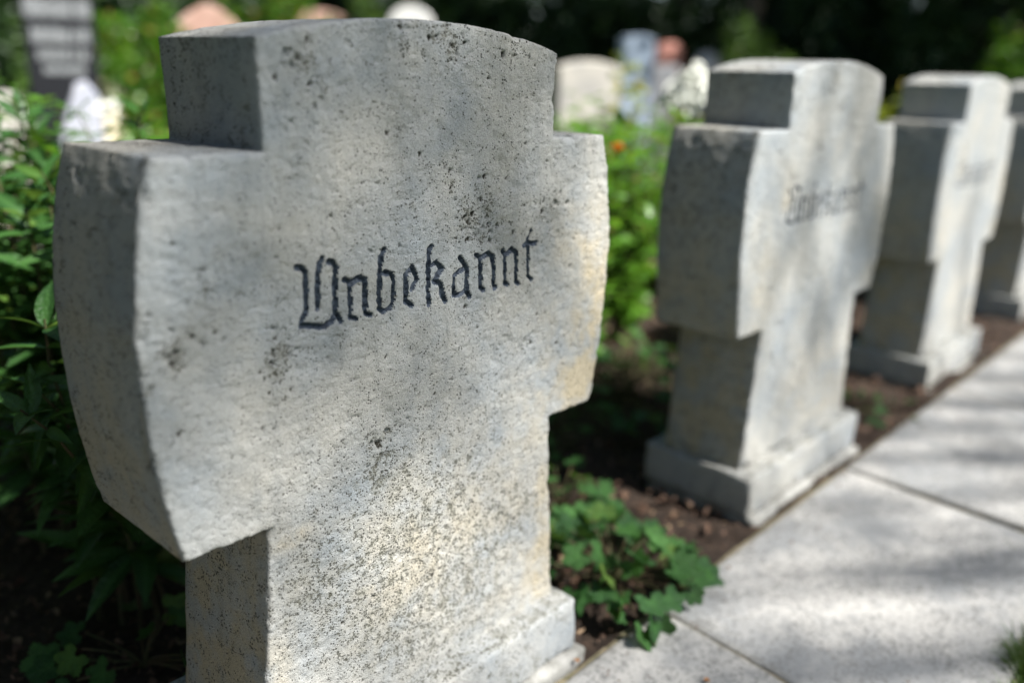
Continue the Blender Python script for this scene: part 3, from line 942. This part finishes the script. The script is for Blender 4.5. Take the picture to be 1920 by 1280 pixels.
# plants standing close behind the nearest stone
G1 = 'leafy plants behind the nearest stone'
lp = [((-0.17, 0.60, -0.01), 0.56, 8, 0.110, 'low lance leaved plant in the shade at the lower left edge of the picture'),
      ((-0.03, 0.74, -0.01), 0.72, 11, 0.108, 'lance leaved plant with drooping leaves, close beside the nearest stone'),
      ((-0.14, 0.92, -0.01), 0.80, 12, 0.105, 'tall lance leaved plant with sunlit tops at the left edge of the picture'),
      ((0.10, 0.96, -0.01), 0.80, 11, 0.10, 'lance leaved plant behind the left arm of the nearest stone'),
      ((-0.02, 1.20, -0.01), 0.86, 12, 0.10, 'bright lance leaved plant in front of the pale flowers at upper left')]
for i, (loc, h, ns, L, lab) in enumerate(lp):
    lance_plant('leafy_plant', lab, 'plant', G1, loc, h, ns, L, 300 + i, 110)

# rose hedge behind the row
G2 = 'rose bushes of the hedge behind the stones'
rl = [((0.28, 1.25), 0.86, 'rose bush in the hedge at upper left, with reddish shoot tips'),
      ((0.62, 1.05), 0.62, 'rose bush hidden mostly behind the head of the nearest stone'),
      ((1.02, 0.98), 0.80, 'rose bush behind the right arm of the nearest stone'),
      ((1.42, 0.88), 0.80, 'rose bush with a single orange bloom between the two nearest stones'),
      ((1.80, 0.98), 0.84, 'sunlit rose bush between the nearest stone and the second stone'),
      ((2.15, 1.18), 0.82, 'rose bush peeping out left of the arm of the second stone'),
      ((2.62, 1.15), 0.70, 'rose bush behind the second stone'),
      ((3.15, 1.05), 0.74, 'rose bush showing in the gap between the second and third stones'),
      ((3.75, 1.15), 0.76, 'rose bush behind the third stone'),
      ((0.05, 1.62), 0.88, 'rose bush of the rear hedge row at far left with red tips'),
      ((1.35, 1.65), 0.84, 'rear row rose bush above the arm of the nearest stone'),
      ((2.05, 1.75), 0.84, 'rear row rose bush left of the head of the second stone'),
      ((2.75, 1.80), 0.86, 'rear row rose bush beneath the white shrub blossom'),
      ((4.3, 1.5), 0.86, 'rose bush with yellowed tips between the heads of the second and third stones')]
orange = ray_at(1157, 287, 2.22)
for i, ((x, y), h, lab) in enumerate(rl):
    fl = []
    if i == 3: fl = [(orange, 0.040, 'petal_orange')]
    if i == 0: fl = [(ray_at(255, 118 + 90, 2.15), 0.016, 'petal_red'), (ray_at(25, 325, 1.9), 0.014, 'petal_red')]
    rose_shrub('rose_bush', lab, 'rose bush', G2, (x, y, -0.01), h, 0.34, 19 if i < 9 else 16, 0.050 if i < 9 else 0.054, 400 + i, 70, fl)

for i, (x, y) in enumerate([(-0.75, 1.1), (-1.25, 1.0), (-1.8, 1.15)]):
    rose_shrub('rose_bush', 'rose bush of the hedge just outside the left picture edge, ' + ['first from the edge', 'second from the edge', 'third from the edge'][i], 'rose bush', G2, (x, y, -0.01), 0.85, 0.34, 16, 0.05, 440 + i, 0)

# low plants in the bed
gp = np.array([0.515, 0.045, -0.008])
lobed_plant('lobed_plant', 'clump of lobed green leaves spilling over the path edge beside the nearest stone', 'plant', None, tuple(gp), 0.155, 0.12, 64, 0.058, 501, 150,
            placed=[(-0.075, -0.140, 0.035, 0.066), (-0.105, -0.135, 0.03, 0.056), (-0.03, -0.12, 0.055, 0.055), (0.07, -0.09, 0.05, 0.062), (0.10, -0.05, 0.06, 0.055), (-0.10, -0.09, 0.06, 0.05), (0.02, -0.10, 0.07, 0.05)])
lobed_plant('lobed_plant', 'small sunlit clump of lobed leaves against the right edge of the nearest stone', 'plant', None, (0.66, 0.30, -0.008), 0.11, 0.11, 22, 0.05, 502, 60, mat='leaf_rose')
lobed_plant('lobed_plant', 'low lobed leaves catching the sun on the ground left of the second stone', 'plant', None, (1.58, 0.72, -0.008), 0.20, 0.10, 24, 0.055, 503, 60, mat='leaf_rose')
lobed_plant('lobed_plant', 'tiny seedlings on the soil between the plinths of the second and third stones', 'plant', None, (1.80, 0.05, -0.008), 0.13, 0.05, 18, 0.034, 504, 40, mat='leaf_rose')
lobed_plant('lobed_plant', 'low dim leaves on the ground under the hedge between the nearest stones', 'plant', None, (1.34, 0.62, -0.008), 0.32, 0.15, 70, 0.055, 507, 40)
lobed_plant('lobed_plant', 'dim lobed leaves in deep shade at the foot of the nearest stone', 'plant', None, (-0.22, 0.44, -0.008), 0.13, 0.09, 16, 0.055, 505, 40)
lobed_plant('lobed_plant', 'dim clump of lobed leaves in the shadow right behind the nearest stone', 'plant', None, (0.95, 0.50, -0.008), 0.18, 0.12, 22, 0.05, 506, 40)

# leaf litter on the bed
r_ = np.random.default_rng(77)
LT = [small_leaf(0.7, 0.5, 0.6), small_leaf(0.35, 0.2, -0.4), small_leaf(1.0, 0.9, 0.2)]
lit = []
for i in range(9000):
    x = r_.uniform(-0.5, 3.2); y = r_.uniform(-0.05, 1.3)
    if abs(x - round(x / 1.205) * 1.205) < 0.30 and -0.05 < y < 0.25 and x < 3: continue
    d = np.array([r_.normal(), r_.normal(), r_.normal(0, 0.25)])
    lit.append((int(r_.integers(3)), np.array([x, y, -0.006 + r_.uniform(0, 0.008)]), basis(d, ZUP + r_.normal(0, 0.35, 3)), r_.choice([0.007, 0.011, 0.018, 0.026], p=[.45, .3, .17, .08]) * r_.uniform(0.7, 1.2), r_.random()))
for i in range(420):
    x = r_.uniform(0.2, 3.0); y = -0.075 - abs(r_.normal(0, 0.05)) if i < 300 else r_.uniform(-0.58, -0.08)
    d = np.array([r_.normal(), r_.normal(), r_.normal(0, 0.1)])
    lit.append((int(r_.integers(3)), np.array([x, y, 0.004]), basis(d, ZUP + r_.normal(0, 0.3, 3)), r_.choice([0.003, 0.005, 0.009], p=[.6, .33, .07]), r_.random() * 0.5))
join_leaves('leaf_litter', LT, lit, M['chips'], None)

# single fallen leaves
FL = [(ray_at(1099, 1243, 1.18), (0.27, -0.064, 0.004), 0.014, 'orange fallen leaf lying at the corner of the nearest plinth'),
      (None, (0.655, -0.052, 0.0), 0.018, 'orange fallen leaf on the soil at the path edge beyond the lobed clump'),
      (None, (0.375, -0.235, 0.004), 0.012, 'brown leaf scrap on the nearest slab'),
      (None, (0.665, -0.028, 0.0), 0.016, 'brown fallen leaf on the soil before the second stone')]
dl = mesh_np('fallen_leaf', LT[0][0], LT[0][1])
for i, (_, p, s, lab) in enumerate(FL):
    o = obj('fallen_leaf', dl, M['dry_leaf'])
    o.location = p; o.scale = (s, s, s); o.rotation_euler = (0.2, 0.1, i * 2.1)
    tag(o, lab, 'leaf', 'fallen leaves')

# grass along the far side of the path
r_ = np.random.default_rng(88)
bl = []
gt = (np.array([(-0.03, 0, 0), (0.03, 0, 0), (-0.025, 0.5, 0.02), (0.025, 0.5, 0.02), (-0.003, 1, 0.12), (0.003, 1, 0.12)]), np.array([(0, 1, 3, 2), (2, 3, 5, 4)]), np.zeros(6))
for i in range(15000):
    y = -0.606 - abs(r_.normal(0, 0.10)); x = r_.uniform(0.2, 2.2)
    a = r_.uniform(0, 6.28); el = r_.normal(1.05, 0.3)
    d = np.array([math.cos(a) * math.cos(el), math.sin(a) * math.cos(el) + 0.15, math.sin(el)])
    bl.append((0, np.array([x, y, -0.028]), basis(d, np.array([math.cos(a), math.sin(a), 0.1])), r_.uniform(0.03, 0.07), r_.random()))
# a tuft leaning over the slab at the picture's corner
for i in range(500):
    x = 0.81 + r_.normal(0, 0.022); y = -0.606 + r_.normal(0, 0.010)
    a = r_.uniform(0, 6.28); el = r_.normal(0.8, 0.35)
    d = np.array([math.cos(a) * math.cos(el), math.sin(a) * math.cos(el) + 0.45, math.sin(el)])
    bl.append((0, np.array([x, y, -0.028]), basis(d, np.array([math.cos(a), math.sin(a), 0.1])), r_.uniform(0.04, 0.075), r_.random()))
join_leaves('grass', [gt], bl, M['blade'], None)


# ------------------------------------------------------------------ headstones of the graveyard beyond
def headstone(name, label, loc, rz, w, t, h, mat, style='flat', base=True, group='headstones beyond the hedge', foot=None):
    root = tag(empty(name, loc, rz), label, 'headstone', group)
    prof = []
    n = 18
    if style == 'round':
        prof = [(-w / 2, 0.0)] + [(-w / 2 * math.cos(math.pi * i / n), h - w * 0.38 + w * 0.38 * math.sin(math.pi * i / n)) for i in range(n + 1)] + [(w / 2, 0.0)]
    elif style == 'arch':
        prof = [(-w / 2, 0.0)] + [(-w / 2 + w * i / n, h - 0.10 * w + 0.10 * w * math.sin(math.pi * i / n)) for i in range(n + 1)] + [(w / 2, 0.0)]
    elif style == 'gable':
        prof = [(-w / 2, 0.0), (-w / 2, h * 0.88), (-w * 0.36, h * 0.93), (-w * 0.12, h * 0.985), (0, h), (w * 0.18, h * 0.975), (w * 0.42, h * 0.90), (w / 2, h * 0.84), (w / 2, 0.0)]
    elif style == 'slant':
        prof = [(-w / 2, 0.0), (-w * 0.46, h * 0.55), (-w * 0.30, h * 0.74), (-w * 0.02, h * 0.97), (w * 0.22, h), (w * 0.45, h * 0.9), (w / 2, h * 0.6), (w * 0.48, 0.0)]
    else:
        prof = [(-w / 2, 0.0), (-w / 2, h), (w / 2, h), (w / 2, 0.0)]
    prof = np.array(prof); k = len(prof)
    c = prof.mean(0); e = 0.012
    ins = prof + (c - prof) / np.linalg.norm(c - prof, axis=1)[:, None] * e
    rings = [np.stack([ins[:, 0], np.full(k, -t / 2), ins[:, 1]], 1), np.stack([prof[:, 0], np.full(k, -t / 2 + e), prof[:, 1]], 1),
             np.stack([prof[:, 0], np.full(k, t / 2 - e), prof[:, 1]], 1), np.stack([ins[:, 0], np.full(k, t / 2), ins[:, 1]], 1)]
    V = np.concatenate(rings); F4 = []
    for r in range(3):
        for i in range(k):
            j = (i + 1) % k
            F4.append((r * k + i, r * k + j, (r + 1) * k + j, (r + 1) * k + i))
    z0 = 0.16 if base else 0.0
    V[:, 2] += z0
    fr = np.arange(k)[::-1]; bk = 3 * k + np.arange(k)
    obj('tablet', mesh_np('tablet', V, [np.array(F4), fr, bk], smooth=False), mat, root)
    if base:
        rough_box('base', -w / 2 - 0.06, w / 2 + 0.06, -t / 2 - 0.06, t / 2 + 0.06, -0.05, z0 - 0.003, 0.06, 0.012, mat, root, 9)
    return root


def facing(p):
    """turn so that the tablet's front looks roughly back over the hedge"""
    return math.atan2(p[1] - CAM[1], p[0] - CAM[0]) - math.pi / 2


def stone_at(name, label, x, y, dep, wpx, mat, style, t=0.14, turn=0.0, base=True, hoff=0.0):
    top = ray_at(x, y, dep)
    w = wpx * dep / FPX
    return headstone(name, label, (top[0], top[1], -0.03), facing(top) + turn, w, t, top[2] + 0.03 - (0.16 if base else 0) + hoff, mat, style, base)


stele = stone_at('headstone', 'tall black granite headstone with pale lines of lettering at the upper left', 97, -60, 5.0, 122, M['black_granite'], 'arch', 0.13)
# its lettering is too blurred to read: rows of small raised pale strokes
r_ = np.random.default_rng(5)
lines = [(15, 112, 40), (66, 96, 34), (103, 84, 22), (131, 66, 18), (-28, 90, 24)]
for (py, wpx, hpx) in lines:
    c = ray_at(97, py, 5.0); hw = wpx * 5 / FPX / 2; hh = hpx * 5 / FPX * 0.42
    zc = c[2] + 0.03
    V, F, off = [], [], 0
    x = -hw
    while x < hw:
        wl = r_.uniform(0.011, 0.016)
        for part in range(2):
            xa = x + part * wl; xb = xa + 0.010
            zb_, zt_ = zc - hh, zc + hh * r_.choice([1.0, 0.7, 1.0])
            bx = [(xa, -0.0695, zb_), (xb, -0.0695, zb_), (xb, -0.0695, zt_), (xa, -0.0695, zt_), (xa, -0.064, zb_), (xb, -0.064, zb_), (xb, -0.064, zt_), (xa, -0.064, zt_)]
            V += bx
            for f in ((0, 1, 2, 3), (4, 5, 1, 0), (5, 6, 2, 1), (6, 7, 3, 2), (7, 4, 0, 3)):
                F.append(tuple(i + off for i in f))
            off += 8
        zm = zc + hh * r_.uniform(-0.6, 0.7)
        bx = [(x, -0.0692, zm), (x + wl, -0.0692, zm), (x + wl, -0.0692, zm + 0.008), (x, -0.0692, zm + 0.008)]
        V += bx; F.append((off, off + 1, off + 2, off + 3)); off += 4
        x += wl + 0.010 + r_.choice([0.004, 0.005, 0.016])
    obj('inscription_line', mesh_np('inscription_line', np.array(V), np.array(F), smooth=False), M['silver_letter'], stele)

stone_at('headstone', 'slim cream headstone just right of the tall black one', 188, 92, 6.0, 46, M['cream_stone'], 'round', 0.16, turn=0.35)
stone_at('headstone', 'low lilac grey headstone at the foot of the tall black one', 140, 150, 4.4, 80, M['lav_stone'], 'slant', 0.2)
stone_at('headstone', 'pale stone at the far left edge, partly behind leaves', 5, 172, 4.2, 60, M['dull_stone'], 'round', 0.14)
stone_at('headstone', 'broad pink sandstone headstone above the left shoulder of the nearest stone', 388, 8, 7.0, 112, M['pink_stone'], 'gable', 0.16)
stone_at('headstone', 'low pink headstone showing just above the nearest stone', 600, 20, 8.0, 92, M['pink_stone'], 'arch', 0.16)
stone_at('headstone', 'rounded white headstone showing just above the top of the nearest stone', 770, 12, 8.5, 84, M['white_stone'], 'round', 0.14)
stone_at('headstone', 'wide low cream white headstone right of the nearest stone', 1102, 114, 6.5, 122, M['dull_stone'], 'arch', 0.18, turn=0.3)
stone_at('headstone', 'upright blue grey headstone with rounded top against the dark trees', 1195, 66, 8.0, 62, M['blue_stone'], 'arch', 0.16, turn=0.35)
stone_at('headstone', 'small red granite headstone beside the blue grey one', 1253, 80, 8.2, 52, M['red_stone'], 'round', 0.16, turn=0.5)
stone_at('headstone', 'low grey headstone standing in front of the red granite one', 1250, 124, 7.6, 46, M['grey_stone'], 'flat', 0.16)
stone_at('headstone', 'faint grey headstone far off beside the head of the second stone', 1327, 98, 10.5, 40, M['grey_stone'], 'round', 0.16)


# ------------------------------------------------------------------ shrubs and trees
CARD = (np.array([(0, 0, 0), (-0.30, 0.45, 0.05), (0, 1, -0.10), (0.30, 0.45, 0.05)]), np.array([(0, 1, 2, 3)]), np.zeros(4))


def crown_mesh(name, clumps, n_leaves, L, mat, parent, seed, base, smooth_up=0.5):
    """leaves gathered in clumps: rows (x, y, z, rx, ry, rz)"""
    r = np.random.default_rng(seed)
    cl = np.asarray(clumps)
    wgt = cl[:, 3] * cl[:, 4] + cl[:, 4] * cl[:, 5] + cl[:, 3] * cl[:, 5]
    pick = r.choice(len(cl), n_leaves, p=wgt / wgt.sum())
    v = r.normal(0, 1, (n_leaves, 3)); v /= np.linalg.norm(v, axis=1)[:, None]
    rad = r.uniform(0.35, 1.0, n_leaves) ** 0.6
    P = cl[pick, :3] + v * rad[:, None] * cl[pick, 3:] - np.asarray(base)
    d = v * 0.7 + r.normal(0, 0.6, (n_leaves, 3)); d[:, 2] -= 0.2
    d /= np.linalg.norm(d, axis=1)[:, None]
    up = v * 0.6 + np.array([0, 0, smooth_up]) + r.normal(0, 0.5, (n_leaves, 3))
    x = np.cross(d, up); x /= np.linalg.norm(x, axis=1)[:, None] + 1e-6
    z = np.cross(x, d)
    s = L * r.uniform(0.6, 1.25, n_leaves)
    T = CARD[0]
    V = P[:, None] + s[:, None, None] * (T[None, :, 0:1] * x[:, None] + T[None, :, 1:2] * d[:, None] + T[None, :, 2:3] * z[:, None])
    F = np.arange(n_leaves * 4).reshape(n_leaves, 4)
    tint = np.repeat((r.random(n_leaves) * 0.5 + r.random(len(cl))[pick] * 0.45), 4)
    return obj(name, mesh_np(name, V.reshape(-1, 3), F, smooth=False, attrs={'tint': tint, 'vein': np.zeros(n_leaves * 4)}), mat, parent)


def bush(label, loc, rx, ry, h, n_clumps, n_leaves, L, mat, seed, group='bushes at the back of the graveyard', name='bush', cat='bush'):
    r = np.random.default_rng(seed)
    root = tag(empty(name, loc), label, cat, group)
    cl = []
    for i in range(n_clumps):
        a = r.uniform(0, 6.28); q = math.sqrt(r.random())
        z = h * r.uniform(0.06, 0.9) * (1 - 0.30 * q * q)
        s = r.uniform(0.16, 0.34)
        cl.append((loc[0] + math.cos(a) * q * rx, loc[1] + math.sin(a) * q * ry, loc[2] + z, rx * s, ry * s, h * s * 0.62))
    crown_mesh('foliage', cl, n_leaves, L, mat, root, seed, loc)
    st = []
    for i in range(5):
        c = cl[i]; e = np.array(c[:3]) - np.array(loc)
        t = np.linspace(0, 1, 6)[:, None]
        st.append((e * t ** np.array([[1.2, 1.2, 0.8]]), np.linspace(0.03, 0.012, 6)))
    tubes('stem', st, M['bark'], root)
    return root


def tree(label, loc, h, clear, rx, n_clumps, n_leaves, L, mat, seed, group, name='broadleaf_tree', extra=(), rtrunk=0.2, clump=(0.22, 0.4), limb_r=0.06):
    r = np.random.default_rng(seed)
    root = tag(empty(name, loc), label, 'tree', group)
    cl = []
    for i in range(n_clumps):
        a = r.uniform(0, 6.28); q = math.sqrt(r.random()); zz = r.uniform(0, 1)
        prof = math.sin(math.pi * (0.12 + 0.80 * zz)) ** 0.7
        s = r.uniform(*clump)
        cl.append((loc[0] + math.cos(a) * q * rx * prof, loc[1] + math.sin(a) * q * rx * prof, loc[2] + clear + zz * (h - clear), rx * s, rx * s, rx * s * 0.6))
    cl += list(extra)
    crown_mesh('crown', cl, n_leaves, L, mat, root, seed, loc)
    t = np.linspace(0, 1, 9)
    tr = np.stack([0.12 * np.sin(t * 3 + seed), 0.12 * np.cos(t * 2.3 + seed), t * h * 0.85], 1); tr[0, 2] = -0.1
    limbs = [(tr, rtrunk * (1 - 0.75 * t) * (1 + 0.5 * np.exp(-t * 18)))]
    for c in cl[:min(len(cl), 16)] + list(extra):
        e = np.array(c[:3]) - np.array(loc)
        tb = np.clip((e[2] / (h * 0.85)) * r.uniform(0.35, 0.7), 0.15, 0.9)
        b = np.array([np.interp(tb, t, tr[:, k]) for k in range(3)])
        u = np.linspace(0, 1, 7)[:, None]
        pts = b + (e - b) * u + np.array([0, 0, 1]) * (0.25 * np.sin(u * 3.14))
        limbs.append((pts, np.linspace(min(rtrunk * 0.28, limb_r), min(limb_r, 0.010), 7)))
    tubes('trunk', limbs, M['bark'], root, 10)
    return root


def polar(az, dist):
    return CAM[0] + math.cos(R(az)) * dist, CAM[1] + math.sin(R(az)) * dist


# yellow flowering and white flowering shrubs in the middle distance
p = ray_at(1180, 205, 3.9)
bush('yellow green flowering shrub in front of the blue grey headstone', (p[0], p[1], -0.03), 0.20, 0.20, 0.98, 18, 900, 0.05, M['leaf_yellow'], 601, 'small shrubs among the headstones', 'shrub', 'shrub')
p = ray_at(1288, 205, 4.0)
ws = bush('white blossoming shrub beside the head of the second stone', (p[0], p[1], -0.03), 0.22, 0.22, 0.86, 16, 500, 0.05, M['leaf_rose'], 602, 'small shrubs among the headstones', 'shrub', 'shrub')
r_ = np.random.default_rng(9)
bv = []
for i in range(520):
    v = r_.normal(0, 1, 3); v /= np.linalg.norm(v)
    a = r_.random()
    c = ray_at(1308, 150, 3.95) * (1 - a) + ray_at(1270, 195, 3.95) * a - p * [1, 1, 0] - [0, 0, -0.03] + v * r_.uniform(0.3, 1) * np.array([0.075, 0.075, 0.07])
    bv.append((int(r_.integers(3)), c, basis(r_.normal(0, 1, 3) + v, v + r_.normal(0, .4, 3)), 0.036, 0))
join_leaves('blossom', [small_leaf(0.95, 0.3, 0.2)] * 3, bv, M['petal_white'], ws)
p = ray_at(200, 230, 3.4)
ws = bush('white flowering shrub below the slim cream headstone', (p[0], p[1], -0.03), 0.2, 0.2, 0.72, 14, 450, 0.05, M['leaf_rose'], 603, 'small shrubs among the headstones', 'shrub', 'shrub')
bv = []
for i in range(28):
    v = r_.normal(0, 1, 3); v /= np.linalg.norm(v)
    c = ray_at(200, 203, 3.4) - p * [1, 1, 0] + [0, 0, 0.03] + v * r_.uniform(0.2, 1) * np.array([0.05, 0.05, 0.04])
    bv.append((0, c, basis(r_.normal(0, 1, 3) + v, v + r_.normal(0, .4, 3)), 0.024, 0))
join_leaves('blossom', [small_leaf(0.95, 0.3, 0.2)], bv, M['petal_white'], ws)
GL = 'sunlit shrubs among the headstones'
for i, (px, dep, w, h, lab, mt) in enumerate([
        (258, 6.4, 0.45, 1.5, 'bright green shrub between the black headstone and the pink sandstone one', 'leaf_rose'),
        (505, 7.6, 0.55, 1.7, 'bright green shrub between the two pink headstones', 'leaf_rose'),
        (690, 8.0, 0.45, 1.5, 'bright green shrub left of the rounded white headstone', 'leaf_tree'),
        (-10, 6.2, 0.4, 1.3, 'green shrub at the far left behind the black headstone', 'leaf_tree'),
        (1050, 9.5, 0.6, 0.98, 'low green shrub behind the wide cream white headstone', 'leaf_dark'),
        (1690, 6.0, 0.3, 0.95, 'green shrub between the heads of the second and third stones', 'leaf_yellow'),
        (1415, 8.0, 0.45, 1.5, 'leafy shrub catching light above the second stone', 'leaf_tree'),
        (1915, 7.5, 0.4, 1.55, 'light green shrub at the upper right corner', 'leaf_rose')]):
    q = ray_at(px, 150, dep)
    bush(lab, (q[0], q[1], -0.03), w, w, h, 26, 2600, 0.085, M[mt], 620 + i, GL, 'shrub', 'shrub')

# dark evergreen belt closing the view, trees above it
GB = 'dark evergreen bushes at the back of the graveyard'
where = ['at the far right', 'second from the right', 'above the third stone', 'above the second stone, right side', 'above the second stone, left side', 'behind the blue grey headstone', 'behind the rounded white headstone',
         'behind the bright shrubs at centre left', 'behind the pink sandstone headstone', 'behind the black headstone', 'at the far left']
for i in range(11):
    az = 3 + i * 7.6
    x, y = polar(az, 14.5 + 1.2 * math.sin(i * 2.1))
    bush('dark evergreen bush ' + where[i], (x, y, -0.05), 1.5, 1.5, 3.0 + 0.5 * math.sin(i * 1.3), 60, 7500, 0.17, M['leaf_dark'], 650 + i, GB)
GT = 'tall trees closing the view'
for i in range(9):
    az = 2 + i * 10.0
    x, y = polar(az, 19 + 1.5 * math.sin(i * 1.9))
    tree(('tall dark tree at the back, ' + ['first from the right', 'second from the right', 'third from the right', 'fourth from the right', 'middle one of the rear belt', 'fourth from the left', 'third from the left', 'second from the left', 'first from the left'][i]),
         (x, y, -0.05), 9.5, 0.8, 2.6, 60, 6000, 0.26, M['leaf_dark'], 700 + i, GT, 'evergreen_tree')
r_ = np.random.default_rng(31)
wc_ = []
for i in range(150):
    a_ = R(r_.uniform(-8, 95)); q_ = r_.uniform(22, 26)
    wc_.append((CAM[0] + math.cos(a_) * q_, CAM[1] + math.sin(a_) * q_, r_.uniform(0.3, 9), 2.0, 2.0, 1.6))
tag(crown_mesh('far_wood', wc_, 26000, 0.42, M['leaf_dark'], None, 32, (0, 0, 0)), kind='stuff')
GC = 'broad trees overhanging the back of the graveyard'
for i, (x, y, h, rx) in enumerate([(10.3, 1.0, 9.0, 3.2), (12.2, 0.2, 9.0, 3.2), (13.5, -3.4, 9.0, 3.2), (8.6, 9.8, 9.0, 2.6), (11.0, 5.6, 9.5, 3.2), (15.5, 1.5, 9.5, 3.2)]):
    tree('broad tree with high crown shading the back, ' + ['nearest of the group', 'right of centre', 'far right of the group', 'left of the group', 'in the middle of the group', 'rear right of the group'][i],
         (x, y, -0.05), h, 3.6, rx, 46, 5200, 0.20, M['leaf_tree'], 740 + i, GC, 'broadleaf_tree', rtrunk=0.17)
GS = 'added trees out of view at the side, blocking sky light'
for i, (x, y) in enumerate([(-4.2, 0.8), (-4.8, 4.2), (-3.6, 7.4), (-0.2, 9.8), (-5.4, -2.6)]):  # unseen trees added to keep sky light off the stones' left sides
    tree('added dense tree out of view, blocking sky light, ' + ['level with the nearest stone', 'behind the left plants', 'farther back on the left', 'back left corner', 'level with the photographer'][i],
         (x, y, -0.05), 7.5, 0.3, 2.3, 50, 4200, 0.20, M['leaf_dark'], 760 + i, GS, 'broadleaf_tree')

# added unseen tree at the left, its crown shaped to block sky light
ex = []
r_ = np.random.default_rng(12)
for i in range(40):
    ex.append((r_.uniform(-5.0, -0.5), r_.uniform(-0.8, 5.0), r_.uniform(3.3, 6.5), 0.8, 0.8, 0.5))
tree('added spreading tree out of view on the left, its crown blocking sky light', (-2.6, 2.6, -0.05), 6.5, 3.2, 1.0, 6, 9000, 0.17, M['leaf_dark'], 790, None, 'broadleaf_tree', extra=ex, rtrunk=0.2)

# the tree in front of the row whose crown dapples the stones
ex = []
for (tx, ty, tz, rr) in SHADE:
    c = np.array([tx, ty, tz]) + SUN * 11.5
    ex.append((c[0], c[1], c[2], rr, rr, rr * 0.8))
tree('tall loose crowned tree beside the path, dappling the stones', (7.2, -8.5, -0.05), 10.5, 7.5, 0.1, 1, SHADE_N, 0.05, M['leaf_tree'], 800, None, 'broadleaf_tree', extra=ex, rtrunk=0.24, limb_r=0.014)
